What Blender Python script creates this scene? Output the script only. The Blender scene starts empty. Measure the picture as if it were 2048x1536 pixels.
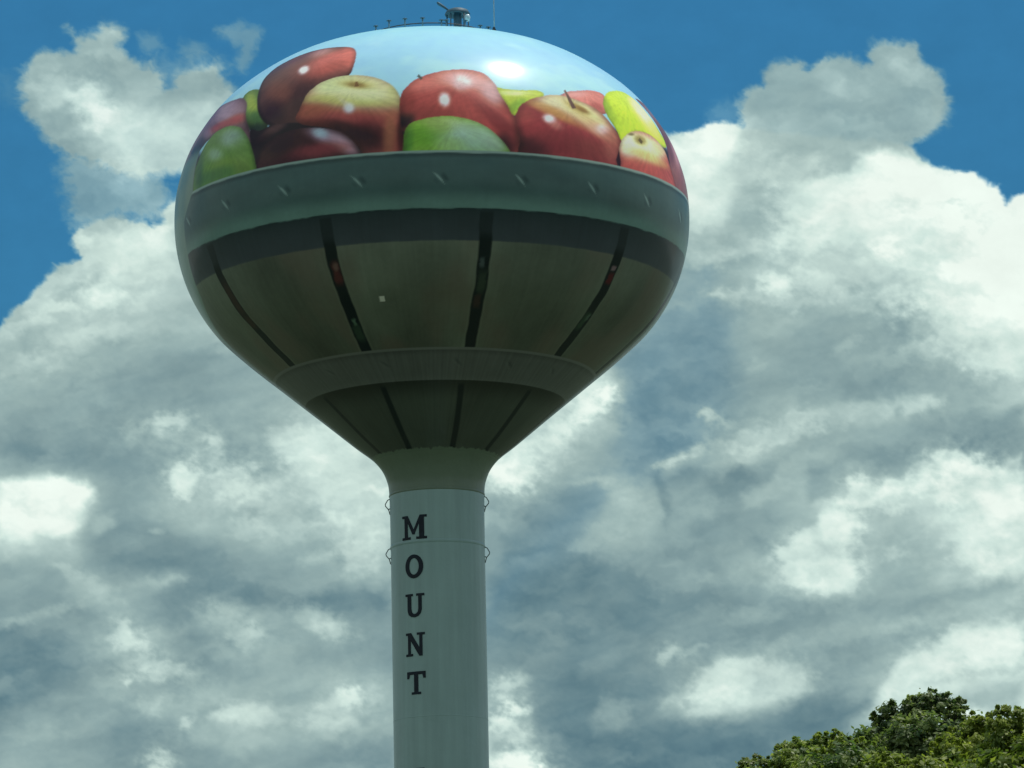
# ---- cloud chart: 2048 x 1536 chart units, numpy only ----
import numpy as np
CLOUD_L = [
 [170]*17,
 [170,165,165,165,160,150,150,150,150,150,150,150,160,168,168,165,165],
 [170,165,205,192,180,180,180,180,180,180,200,225,175,165,160,170,170],
 [150,150,170,200,180,180,180,180,180,180,200,222,180,222,238,238,240],
 [160,180,205,190,180,180,180,180,180,170,165,158,175,197,205,228,238],
 [182,190,182,172,170,165,160,160,160,150,150,140,165,160,163,205,226],
 [162,158,150,148,155,158,160,160,190,215,140,134,150,150,148,162,192],
 [150,146,140,145,150,195,203,200,205,160,138,150,165,165,150,136,142],
 [225,215,150,172,175,175,205,160,147,145,160,142,150,180,170,205,225],
 [152,150,145,125,140,150,158,150,135,128,135,145,168,178,160,178,188],
 [130,142,160,140,150,148,140,135,130,130,130,134,136,140,150,156,165],
 [132,145,150,158,172,170,160,150,150,116,130,170,165,135,195,215,215],
 [155,155,140,142,158,145,140,200,200,116,116,116,118,125,150,160,152]]
# soft-edged masses: points, brightness, edge width, strength
PUFFS = '''1640,400,90,50,0,222,.55;1760,410,80,40,10,232,.5;1600,470,60,46,0,214,.55;1700,485,90,60,0,214,.6;1800,560,90,60,0,207,.5;1620,560,70,30,0,198,.5;1930,600,90,70,0,238,.6;1500,330,60,30,-10,200,.45;1420,500,40,30,0,190,.4;1560,345,40,20,-25,205,.4;1850,680,60,40,30,195,.4;2000,720,60,40,0,215,.5;470,960,46,34,20,224,.6;640,930,60,50,25,222,.5;720,1010,60,60,0,218,.45;690,870,50,30,35,218,.5;60,720,70,40,-20,196,.4;300,640,60,30,-10,188,.35;250,560,60,30,0,212,.4;1100,880,60,40,-35,212,.5;1960,1080,60,40,0,226,.6;2010,1000,50,50,0,232,.6;1870,1330,60,40,-30,224,.5;1990,1300,70,40,0,232,.5;1790,1370,20,30,0,218,.6;150,1450,50,20,0,172,.4;560,1330,60,16,0,166,.4;640,1330,50,14,0,160,.4;1560,1230,120,10,-4,160,.4;1700,1270,120,16,-10,176,.45;1850,1240,80,14,-10,186,.4;1300,1090,80,16,-8,168,.4;1440,960,30,14,-20,128,.6;1360,960,24,12,0,130,.6;1640,960,26,22,0,132,.6;1480,800,60,30,0,136,.4;335,845,42,15,-10,212,.75;320,870,70,26,-10,172,.4;262,862,14,12,0,185,.5;425,885,16,22,0,208,.8;418,905,34,22,0,172,.4;365,955,27,32,0,226,.8;470,970,110,20,5,198,.5;560,880,24,18,-30,195,.6;620,900,55,42,30,216,.6;560,1010,70,20,0,195,.45;700,960,50,60,0,212,.5;205,1040,24,12,0,190,.5;315,1060,14,8,0,175,.6;150,1150,44,10,25,188,.6;200,1180,38,13,30,192,.55;310,1165,50,9,-5,180,.6;60,1235,60,9,-12,176,.6;135,1215,40,8,-25,178,.5;250,1272,24,30,-40,214,.8;270,1300,26,16,0,196,.6;240,1250,12,9,0,195,.6;302,1335,52,22,15,210,.8;345,1350,40,18,10,190,.5;230,1320,40,24,0,165,.4;265,1365,18,8,-15,200,.7;490,1268,28,19,0,222,.75;530,1290,50,20,10,168,.4;455,1245,50,22,20,184,.65;455,1220,28,12,10,184,.5;640,1240,52,22,20,182,.6;655,1258,32,15,10,204,.65;690,1262,22,10,10,190,.5;630,1115,34,11,-5,194,.5;710,1100,34,17,10,208,.6;720,1142,27,14,0,195,.5;760,1080,20,26,0,200,.5;300,1415,24,15,0,194,.6;372,1441,13,11,0,208,.7;490,1425,50,18,0,214,.7;545,1442,34,15,0,198,.6;670,1410,44,23,-30,214,.7;697,1395,24,20,0,218,.7;630,1440,36,14,0,198,.5;742,1405,15,22,0,194,.5;318,1528,24,22,0,220,.8;80,1470,46,24,0,176,.4;430,1480,60,14,0,180,.4;1005,1370,20,18,0,216,.8;1035,1360,18,16,0,190,.6;1032,1415,26,14,0,228,.9;1000,1440,24,22,0,222,.9;1032,1470,24,14,0,208,.8;1030,1526,46,19,0,240,1;1340,1308,22,11,-15,198,.8;1388,1298,28,7,-10,180,.5;1440,1370,55,32,-15,224,.7;1520,1345,72,25,0,214,.6;1560,1372,46,22,0,208,.5;1332,1405,18,9,-30,175,.5;1365,1385,18,8,-30,165,.5;1225,1420,26,24,0,162,.6;1240,1450,28,16,0,155,.5;1690,1050,28,42,0,230,.8;1605,1082,23,17,0,224,.85;1570,1105,15,13,0,218,.8;1600,1140,48,28,0,212,.7;1702,1145,27,27,0,227,.75;1650,1165,54,17,0,208,.6;1790,1110,19,11,0,204,.6;1840,1080,44,15,0,190,.4;1470,1150,60,14,-8,176,.5;1712,965,24,15,0,227,.8;1772,985,29,17,0,224,.75;1838,970,20,25,0,230,.8;1900,930,42,26,0,228,.8;1896,985,22,30,0,232,.8;1962,935,32,21,0,218,.7;1722,1005,32,12,0,222,.7;1790,1018,28,10,0,212,.7;1415,830,16,12,30,190,.85;1447,846,27,8,25,186,.75;1425,880,10,22,0,176,.55;1392,905,32,10,-25,192,.85;1340,928,28,8,-10,194,.85;1500,880,44,18,-35,198,.7;1562,860,44,16,-15,204,.75;1592,840,21,17,0,194,.6;1540,886,48,10,-15,208,.5;1822,815,48,14,-10,198,.75;1704,830,56,14,-5,188,.55;1640,836,26,10,0,184,.5;1790,826,9,15,0,148,.7;1250,990,54,20,40,188,.5;1228,1060,64,20,-20,184,.55;1182,960,28,8,0,184,.5;1400,1020,44,16,-10,170,.5;1620,905,60,12,-20,176,.5;1552,576,27,23,0,228,.85;1490,595,50,10,10,190,.7;1445,580,19,8,0,196,.75;1582,600,32,20,0,204,.6;1510,732,15,15,0,176,.6;1690,692,28,10,-30,186,.6;1550,530,34,15,0,194,.5;1620,480,25,32,0,222,.6;1780,502,32,15,0,240,.8;1562,482,15,19,0,218,.6;1700,540,40,14,10,190,.4;1210,790,17,21,0,246,.9;1175,820,32,18,-40,242,.85;1130,850,40,16,-38,222,.6;1040,930,32,42,0,236,.65;1000,945,32,32,0,232,.7;180,200,32,32,0,224,.6;110,170,42,21,0,208,.5;210,240,32,23,0,220,.55;250,330,42,26,0,217,.5;350,270,54,32,0,212,.5;120,240,32,12,0,166,.5;210,60,25,11,0,204,.5;420,135,28,12,0,204,.5;200,590,36,27,0,230,.7;300,470,32,26,0,228,.5;170,482,15,15,0,218,.6;60,640,44,10,-40,208,.5;150,668,54,14,0,202,.5;90,520,30,10,-40,200,.4;1430,290,40,30,0,236,.6;1400,420,30,26,0,222,.5;1830,340,40,20,25,244,.6;1960,395,40,18,30,244,.6;1700,420,60,30,0,226,.4;1880,470,60,30,0,212,.3'''
CLOUD_P = [
 # bright bank left
 ([(0,958),(60,950),(100,955),(150,960),(186,975),(190,1005),(182,1050),(160,1062),(100,1080),(50,1085),(0,1075)],232,12,.9),
 ([(0,1060),(60,1080),(160,1060),(180,1030),(190,1080),(160,1120),(80,1130),(0,1110)],185,25,.6),
 # dark below left bank of upper
 ([(0,880),(60,890),(120,880),(200,900),(290,910),(270,945),(180,950),(80,945),(0,935)],132,22,.6),
 ([(20,872),(60,880),(90,905),(40,925),(8,905)],118,14,.5),
 ([(200,760),(330,720),(420,690),(470,740),(400,800),(300,850),(200,860)],138,45,.55),
 ([(90,740),(170,730),(200,820),(130,880),(60,820)],146,35,.35),
 ([(185,578),(230,572),(240,600),(215,618),(180,602)],222,16,.7),
 ([(110,655),(200,650),(260,665),(180,685),(110,680)],192,16,.6),
 ([(160,515),(260,470),(340,480),(350,540),(260,560),(150,560),(100,585)],205,28,.45),
 ([(230,480),(335,450),(350,500),(300,520),(240,510)],228,18,.6),
 ([(335,925),(350,925),(400,950),(375,990),(350,985),(335,950)],212,11,.75),
 ([(415,905),(450,890),(500,880),(540,900),(560,925),(550,945),(510,955),(440,930)],134,14,.75),
 ([(470,860),(560,840),(590,830),(575,850),(540,870),(480,880)],158,14,.5),
 ([(535,870),(575,845),(620,850),(700,890),(760,930),(780,1000),(770,1100),(700,1060),(620,980),(590,950),(565,915),(540,890)],204,14,.65),
 ([(400,960),(520,960),(600,1000),(560,1060),(450,1080),(400,1040)],178,25,.5),
 # lower left
 ([(180,1010),(260,1025),(330,1040),(440,1100),(450,1150),(350,1145),(250,1135),(180,1130),(165,1080)],128,26,.7),
 ([(185,1020),(235,1020),(235,1045),(205,1060),(190,1070)],182,10,.5),
 ([(120,1140),(220,1150),(360,1148),(360,1170),(300,1195),(240,1220),(180,1210),(145,1190)],168,20,.65),
 ([(130,1150),(180,1170),(215,1200),(180,1200),(150,1180)],184,12,.5),
 ([(20,1240),(80,1225),(130,1215),(120,1235),(60,1245),(15,1260)],168,10,.5),
 ([(360,1180),(480,1180),(600,1185),(700,1180),(775,1170),(780,1230),(660,1235),(560,1215),(440,1200)],116,18,.75),
 ([(600,1115),(660,1105),(670,1120),(620,1130)],184,10,.6),
 ([(670,1090),(720,1080),(760,1100),(770,1150),(740,1140),(700,1130),(700,1110)],192,12,.6),
 ([(430,1025),(520,1030),(620,1050),(620,1100),(520,1110),(450,1080)],172,20,.5),
 ([(0,1270),(70,1290),(130,1280),(180,1330),(120,1370),(60,1395),(0,1400)],120,28,.75),
 ([(0,1380),(50,1370),(90,1385),(30,1400),(0,1405)],112,14,.5),
 ([(385,1230),(430,1215),(470,1215),(480,1240),(510,1265),(530,1275),(480,1285),(420,1270),(380,1250)],166,13,.6),
 ([(580,1235),(600,1218),(640,1220),(670,1245),(695,1262),(660,1280),(630,1270)],172,10,.65),
 ([(320,1290),(450,1300),(540,1320),(520,1350),(440,1370),(380,1340),(330,1310)],132,25,.5),
 ([(120,1395),(180,1385),(260,1380),(340,1380),(420,1400),(440,1430),(350,1440),(280,1420),(200,1410)],165,18,.5),
 ([(20,1425),(80,1415),(110,1425),(100,1480),(60,1520),(10,1470)],165,20,.5),
 ([(230,1440),(300,1435),(370,1445),(380,1470),(330,1500),(240,1510),(225,1480)],130,15,.7),
 ([(425,1425),(470,1408),(510,1405),(530,1420),(545,1440),(500,1455),(440,1450),(420,1440)],200,10,.7),
 ([(400,1450),(500,1460),(600,1455),(560,1490),(450,1500),(390,1480)],178,18,.5),
 ([(625,1410),(660,1390),(700,1385),(710,1420),(715,1450),(680,1465),(610,1460),(600,1450),(630,1430)],198,13,.65),
 ([(500,1500),(600,1490),(700,1500),(760,1530),(600,1536),(480,1536)],140,20,.5),
 ([(560,1380),(640,1360),(620,1400),(550,1410),(510,1400)],138,14,.6),
 # right of column, lower
 ([(982,1480),(1040,1478),(1060,1500),(1000,1505),(982,1500)],138,8,.7),
 ([(1075,1360),(1160,1400),(1190,1440),(1160,1536),(1085,1536),(1062,1480),(1055,1400)],122,18,.7),
 ([(1195,1400),(1222,1395),(1235,1420),(1260,1440),(1240,1465),(1190,1470),(1180,1440)],146,10,.6),
 ([(980,1145),(1060,1130),(1160,1120),(1210,1130),(1200,1170),(1110,1215),(1020,1235),(978,1240)],114,20,.75),
 ([(1200,1150),(1330,1160),(1500,1190),(1480,1240),(1330,1255),(1200,1240)],128,30,.55),
 ([(980,1265),(1060,1275),(1160,1290),(1200,1300),(1080,1330),(980,1320)],140,16,.45),
 ([(1160,1330),(1215,1300),(1270,1285),(1260,1310),(1215,1345),(1160,1355)],150,12,.5),
 ([(1395,1345),(1430,1315),(1500,1310),(1580,1320),(1625,1345),(1610,1390),(1560,1400),(1500,1430),(1420,1445),(1380,1430),(1395,1390)],196,18,.85),
 ([(1440,1325),(1520,1325),(1500,1350),(1430,1390),(1410,1370)],212,16,.6),
 ([(1320,1400),(1360,1370),(1390,1370),(1360,1410),(1330,1410)],160,12,.5),
 ([(1340,1440),(1520,1430),(1600,1400),(1700,1400),(1740,1380),(1760,1420),(1700,1460),(1600,1480),(1480,1536),(1200,1536),(1220,1480)],115,22,.85),
 # band
 ([(1300,1160),(1480,1190),(1640,1200),(1800,1195),(1900,1170),(2048,1150),(2048,1175),(1900,1215),(1780,1240),(1600,1240),(1440,1260),(1300,1255)],136,18,.6),
 ([(1600,1260),(1720,1240),(1840,1215),(1900,1205),(1920,1225),(1800,1260),(1650,1290),(1550,1320),(1500,1310)],168,14,.5),
 ([(1900,1205),(1960,1200),(2000,1240),(1930,1260)],180,12,.5),
 # big bright lower right
 ([(1768,1380),(1780,1350),(1800,1310),(1835,1305),(1870,1290),(1900,1260),(1940,1245),(2000,1250),(2048,1240),(2048,1330),(1960,1340),(1860,1350),(1800,1400),(1760,1440),(1730,1440)],214,14,.85),
 ([(1930,1260),(2020,1260),(2048,1300),(1960,1310),(1900,1300)],228,20,.6),
 ([(1880,1385),(1980,1375),(2048,1365),(2048,1430),(1960,1430),(1900,1400)],150,20,.6),
 ([(1700,1440),(1760,1400),(1800,1390),(1770,1440),(1720,1480),(1690,1480)],178,14,.6),
 # mid right puffs
 ([(1555,1098),(1575,1095),(1590,1075),(1605,1062),(1630,1055),(1635,1035),(1650,1022),(1690,1022),(1700,1060),(1690,1100),(1712,1120),(1720,1140),(1705,1170),(1660,1180),(1600,1175),(1560,1150),(1570,1125)],208,8,.85),
 ([(1640,1030),(1685,1030),(1680,1080),(1650,1085),(1635,1060)],224,10,.7),
 ([(1680,1120),(1712,1125),(1705,1160),(1670,1165),(1660,1140)],218,10,.6),
 ([(1440,1130),(1520,1115),(1560,1140),(1560,1170),(1450,1160)],164,15,.5),
 ([(1500,1060),(1560,1090),(1550,1120),(1510,1110)],136,10,.6),
 ([(1910,1075),(1920,1050),(1960,1040),(2048,1010),(2048,1130),(1990,1150),(1940,1130),(1915,1110)],212,14,.8),
 ([(1700,1040),(1800,1050),(1900,1090),(1900,1140),(1800,1160),(1720,1150)],166,22,.4),
 ([(1690,990),(1700,975),(1720,955),(1760,975),(1775,955),(1810,960),(1830,930),(1850,920),(1870,900),(1890,895),(1930,905),(1950,925),(1985,950),(2000,930),(2048,905),(2048,1020),(1960,1030),(1900,1010),(1820,1020),(1750,1012),(1700,1010),(1660,1025),(1640,1020)],204,8,.8),
 ([(1950,990),(2048,970),(2048,1020),(1970,1025)],232,14,.7),
 ([(1960,840),(2048,810),(2048,890),(1990,930),(1960,910),(1900,880)],128,14,.7),
 ([(1690,900),(1760,880),(1860,860),(1900,870),(1830,910),(1750,960),(1700,950)],136,16,.5),
 ([(1410,940),(1440,905),(1470,880),(1500,850),(1520,860),(1580,810),(1640,815),(1700,800),(1780,795),(1885,800),(1860,820),(1780,845),(1680,860),(1600,890),(1540,905),(1460,935)],178,11,.75),
 ([(1490,875),(1540,860),(1590,870),(1560,890),(1500,895)],196,12,.6),
 ([(1350,945),(1400,935),(1420,940),(1440,965),(1470,930),(1560,920),(1550,960),(1520,980),(1470,1000),(1440,1010),(1420,970),(1360,960)],130,8,.75),
 ([(1620,925),(1700,915),(1690,960),(1660,1000),(1620,1000),(1615,950)],132,12,.6),
 ([(1480,985),(1560,950),(1600,960),(1560,1000),(1490,1020)],178,10,.6),
 ([(1340,980),(1400,975),(1420,1000),(1380,1010),(1330,1030)],158,10,.5),
 ([(1310,920),(1330,950),(1345,1020),(1330,1060),(1318,1000),(1300,950)],122,8,.6),
 ([(1190,945),(1250,940),(1300,960),(1320,1010),(1315,1050),(1250,1095),(1130,1100),(1140,1080),(1200,1050),(1220,1000)],168,11,.7),
 ([(1050,990),(1140,960),(1210,985),(1200,1020),(1150,1060),(1080,1110),(1030,1150),(1000,1150),(1010,1080)],126,20,.65),
 ([(985,930),(1040,890),(1070,900),(1060,950),(1020,975),(985,960)],218,16,.75),
 ([(1010,900),(1150,830),(1220,830),(1240,870),(1180,920),(1080,950),(1030,940)],182,22,.5),
 ([(1240,720),(1330,650),(1440,620),(1450,700),(1480,780),(1460,850),(1380,900),(1310,920),(1280,900),(1240,820)],132,26,.75),
 ([(1535,560),(1560,550),(1580,580),(1575,600),(1540,600)],212,10,.75),
 ([(1520,540),(1600,520),(1620,560),(1600,600),(1530,600)],186,18,.5),
 ([(1500,715),(1520,720),(1530,745),(1500,745)],160,10,.5),
 ([(1700,560),(1780,550),(1830,600),(1790,640),(1720,630)],148,22,.4),
 ([(1560,620),(1780,620),(1900,700),(1960,780),(1860,790),(1700,780),(1560,760)],146,30,.5),
 ([(1930,520),(2048,500),(2048,640),(1980,640),(1930,600)],242,30,.75),
 ([(1340,600),(1370,540),(1400,500),(1470,480),(1500,520),(1470,560),(1400,600),(1360,640)],155,24,.6),
 # upper right bank
 ([(1398,262),(1409,248),(1446,244),(1475,256),(1470,300),(1440,340),(1400,345),(1360,330),(1345,290)],228,14,.8),
 ([(1380,360),(1450,350),(1470,420),(1420,450),(1385,430)],208,20,.6),
 ([(1460,390),(1500,365),(1560,370),(1570,420),(1560,460),(1500,470),(1450,440)],162,16,.75),
 ([(1380,480),(1480,470),(1520,510),(1440,530),(1380,520)],168,20,.6),
 ([(1600,480),(1640,450),(1660,480),(1640,510),(1600,500)],212,12,.6),
 ([(1500,300),(1580,290),(1640,290),(1600,320),(1530,330),(1490,325)],172,12,.6),
 ([(1600,350),(1650,320),(1690,300),(1720,315),(1700,340),(1640,365),(1600,365)],164,9,.8),
 ([(1720,310),(1760,300),(1830,310),(1880,350),(1940,370),(1990,400),(2010,430),(1900,420),(1800,400),(1700,380),(1740,345)],242,14,.8),
 ([(1640,150),(1700,140),(1740,160),(1760,200),(1720,220),(1660,190)],190,20,.6),
 ([(1760,110),(1800,100),(1810,140),(1780,150)],180,14,.5),
 ([(1640,230),(1760,220),(1830,240),(1820,285),(1720,290),(1640,270)],160,18,.6),
 # upper left cloud
 ([(60,170),(130,170),(200,180),(230,240),(200,260),(150,210),(80,220)],196,18,.6),
 ([(170,180),(200,190),(215,240),(185,250),(165,220)],214,14,.6),
 ([(90,225),(140,220),(155,250),(110,260)],160,10,.6),
 ([(255,205),(290,200),(285,240),(250,240)],215,14,.5),
 ([(250,310),(290,300),(285,345),(250,345)],208,14,.5),
 ([(330,240),(420,205),(400,250),(370,300),(330,290)],208,20,.6),
 ([(340,150),(430,140),(450,180),(380,200),(310,200)],150,16,.6),
 ([(310,355),(345,350),(345,395),(300,400),(290,370)],135,12,.5),
]
# slate-blue pockets of thin cloud
CLOUD_T = [[(1230,720),(1330,600),(1420,520),(1470,640),(1460,800),(1420,900),(1300,960),(1120,1100),(1010,1180),(980,1240),(985,1180),(1080,1060),(1220,920)]]
# cover masses: points, edge width, opacity
CLOUD_M = [
 ([(-700,1000),(-400,860),(-200,820),(-90,700),(0,655),(27,621),(61,584),(85,553),(123,529),(164,515),(143,489),(150,468),(181,441),(219,431),(260,444),(307,448),(333,438),(331,424),(342,403),(380,380),(480,300),(560,330),(640,240),(760,262),(860,210),(960,250),(1080,205),(1180,262),(1260,240),(1340,272),(1398,261),(1410,248),(1446,244),(1478,252),(1500,262),(1822,288),(1848,310),(1866,329),(1902,336),(1950,347),(1979,365),(2001,372),(2016,407),(2030,391),(2200,370),(2500,330),(2800,420),(2800,2400),(-700,2400)],7,1.),
 ([(1340,272),(1479,260),(1479,219),(1479,201),(1504,175),(1526,168),(1523,140),(1548,122),(1592,119),(1618,137),(1632,122),(1665,111),(1702,115),(1723,132),(1742,126),(1733,106),(1756,88),(1793,84),(1829,89),(1848,122),(1884,144),(1897,175),(1900,204),(1885,250),(1859,272),(1822,290),(1780,330),(1400,330)],11,.93),
 ([(44,222),(41,171),(44,147),(68,113),(89,99),(120,99),(150,106),(158,92),(146,70),(137,50),(158,72),(186,70),(212,46),(239,52),(256,60),(250,82),(239,92),(260,116),(284,130),(305,130),(322,150),(322,180),(345,172),(350,147),(410,135),(438,124),(448,147),(470,171),(480,260),(400,345),(330,350),(280,362),(250,350),(190,330),(130,307),(102,280),(68,239)],13,.95),
 ([(130,300),(250,330),(310,350),(345,400),(330,440),(250,440),(150,455),(130,400),(120,350)],24,.72),
 ([(425,60),(480,50),(525,60),(518,90),(492,145),(468,130),(480,90),(440,80)],13,.5),
 ([(275,75),(320,68),(328,100),(295,108)],12,.38),
 ([(360,90),(400,83),(412,112),(380,122)],12,.36),
 ([(300,120),(400,110),(460,130),(440,180),(320,190)],25,.35),
 ([(1420,215),(1475,205),(1480,250),(1420,245)],18,.22),
 ([(1870,180),(1903,200),(1898,258),(1875,250)],10,.4),
 ([(0,150),(40,150),(40,210),(0,200)],25,.15),
]
def hash2(ix,iy,seed):
    h=(ix.astype(np.int64)*374761393+iy.astype(np.int64)*668265263+seed*1442695041)&0xffffffff
    h=((h^(h>>13))*1274126177)&0xffffffff
    h=h^(h>>16)
    return (h&0xffff)/32767.5-1.
def vnoise(x,y,seed):
    ix=np.floor(x);iy=np.floor(y);fx=x-ix;fy=y-iy
    ix=ix.astype(np.int64);iy=iy.astype(np.int64)
    ux=fx*fx*fx*(fx*(fx*6-15)+10);uy=fy*fy*fy*(fy*(fy*6-15)+10)
    def g(i,j):
        a=hash2(ix+i,iy+j,seed)*np.pi
        return np.cos(a)*(fx-i)+np.sin(a)*(fy-j)
    return 1.5*((g(0,0)*(1-ux)+g(1,0)*ux)*(1-uy)+(g(0,1)*(1-ux)+g(1,1)*ux)*uy)
def fbm(x,y,seed,o=5,gain=.5,ridged=False):
    s=np.zeros_like(x);a=1.
    for k in range(o):
        n=vnoise(x,y,seed+k*17)
        if ridged: n=1-2*np.abs(n)
        s+=a*n;a*=gain;x,y=x*1.9+y*.55+3.1,y*1.9-x*.55+7.7
    return s
def sdist(px,py,P):
    d=np.full(px.shape,1e9);ins=np.zeros(px.shape,bool)
    n=len(P)
    for i in range(n):
        x0,y0=P[i];x1,y1=P[(i+1)%n]
        ex,ey=x1-x0,y1-y0
        t=np.clip(((px-x0)*ex+(py-y0)*ey)/(ex*ex+ey*ey+1e-9),0,1)
        dd=(px-x0-t*ex)**2+(py-y0-t*ey)**2
        d=np.minimum(d,dd)
        c=((y0<=py)&(py<y1))|((y1<=py)&(py<y0))
        with np.errstate(all='ignore'):
            ins^=c&(px<x0+(py-y0)/(y1-y0 if y1!=y0 else 1e-9)*ex)
    return np.where(ins,np.sqrt(d),-np.sqrt(d))
def sstep(a,b,x):
    t=np.clip((x-a)/(b-a),0,1);return t*t*(3-2*t)
def cloud_chart(X,Y):
    """sRGB-like 0..1 colours of the sky at chart coordinates"""
    sh=X.shape;X=X.ravel();Y=Y.ravel()
    # turbulent displacement of the whole chart
    w1=fbm(X/150,Y/110,11,3);w2=fbm(X/150,Y/110,37,3)
    w3=fbm(X/42,Y/34,51,4,.6);w4=fbm(X/42,Y/34,87,4,.6)
    WX=X+7*w1+5.5*w3;WY=Y+6*w2+5*w4
    g=np.array(CLOUD_L,float)
    gx=np.clip(WX/128,0,15.999);gy=np.clip(WY/128,0,11.999)
    i=gx.astype(int);j=gy.astype(int);fx=gx-i;fy=gy-j
    fx=fx*fx*(3-2*fx);fy=fy*fy*(3-2*fy)
    L=(g[j,i]*(1-fx)+g[j,i+1]*fx)*(1-fy)+(g[j+1,i]*(1-fx)+g[j+1,i+1]*fx)*fy
    def region(P,m):
        a=np.array(P);return (WX>a[:,0].min()-m)&(WX<a[:,0].max()+m)&(WY>a[:,1].min()-m)&(WY<a[:,1].max()+m)
    for P,v,e,s in CLOUD_P:
        m=region(P,e*1.6)
        if not m.any():continue
        d=sdist(WX[m],WY[m],P)
        a=sstep(-e,e*1.2,d)*s
        L[m]=L[m]*(1-a)+v*a
    pn=fbm(X/24+.3,Y/18,311,4,.6)
    for q in PUFFS.split(';'):
        x0,y0,rx,ry,an,v,st=map(float,q.split(','))
        m=(abs(WX-x0)<rx*4+ry*2)&(abs(WY-y0)<ry*5+rx*(.3+abs(np.sin(np.radians(an)))*3.5))
        if not m.any():continue
        c_,s_=np.cos(np.radians(an)),np.sin(np.radians(an));dx=WX[m]-x0;dy=WY[m]-y0
        rho=np.hypot((dx*c_+dy*s_)/rx,(dy*c_-dx*s_)/ry)
        if v>175 and rx<75:
            h=np.exp(-(rho/2.1)**2)*np.clip(.8+.5*pn[m],0,1.3)*.42*st
            L[m]=L[m]*(1-h)+(v-14)*h
        a=sstep(-.25,1.2,(1.45-rho)*.8+.34*pn[m])*st
        L[m]=L[m]*(1-a)+v*a
    co_,si_=np.cos(-.3),np.sin(-.3)
    L=L+(5.5*fbm((WX*co_+WY*si_)/260,(WY*co_-WX*si_)/44,401,4,.55))*sstep(235,190,L)
    # billow detail: stronger where bright
    det=fbm(WX/60,WY/38,5,5,.55)
    fine=fbm(WX/17,WY/12,71,3,.6)
    k=sstep(130,215,L)
    def hgt(a,b): return fbm(a/135,b/88,203,3,.42)
    U=WX+14*w3;Q=WY+12*w4
    rel=hgt(U,Q)-hgt(U+9,Q-24)
    pat=sstep(-.25,.5,fbm(WX/330,WY/240,241,2))
    L=L+det*(4.5+2.5*k)+fine*(.8+.8*k)+np.clip(rel,-1,1)*(13+9*k)*(.35+.65*pat)
    out=~((X>-60)&(X<2108)&(Y>-60)&(Y<1596))
    A=np.zeros_like(L)
    for P,e,o in CLOUD_M:
        m=region(P,e*2)
        if not m.any():continue
        d=sdist(WX[m],WY[m],P)
        a=sstep(-e,e,d+fine[m]*e*.35)*o
        A[m]=A[m]+(1-A[m])*a
    # beyond the charted part: free clouds of the same kind
    r=np.maximum(np.maximum(-X,X-2048),np.maximum(-Y,Y-1536))
    t=sstep(0,260,r)
    f=fbm(X/900,Y/520,101,6,.55)
    A2=sstep(-.15,.1,f+np.clip((Y-300)/1400,-.6,.9)+.15);L2=172+44*fbm(X/620,Y/330,131,5,.5)
    A=A*(1-t)+A2*t;L=L*(1-t)+L2*t
    L=np.where(A2*0+t>.5,L,153+(L-150)*1.14)
    L=np.clip(L+5+6*sstep(190,140,L),95,250)
    k=[95,120,150,180,205,225,250]
    R=np.interp(L,k,[60,84,118,150,178,200,232])
    G=np.interp(L,k,[98,122,151,181,207,228,250])
    B=np.interp(L,k,[116,134,156,180,203,221,242])
    T=np.zeros_like(L)
    for P in CLOUD_T:
        m=region(P,90)
        if m.any(): T[m]=np.maximum(T[m],sstep(-60,50,sdist(WX[m],WY[m],P)))
    T=T*sstep(190,150,L);R=R-5*T;B=B+6*T
    R=R+6;B=B-1
    up=np.clip(Y/1536,-1,1.5)
    r0=54+6*up;g0=121+8*up;b0=167-0*up
    C=np.stack([r0*(1-A)+R*A,g0*(1-A)+G*A,b0*(1-A)+B*A],-1)/255
    return C.reshape(sh+(3,))
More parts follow.
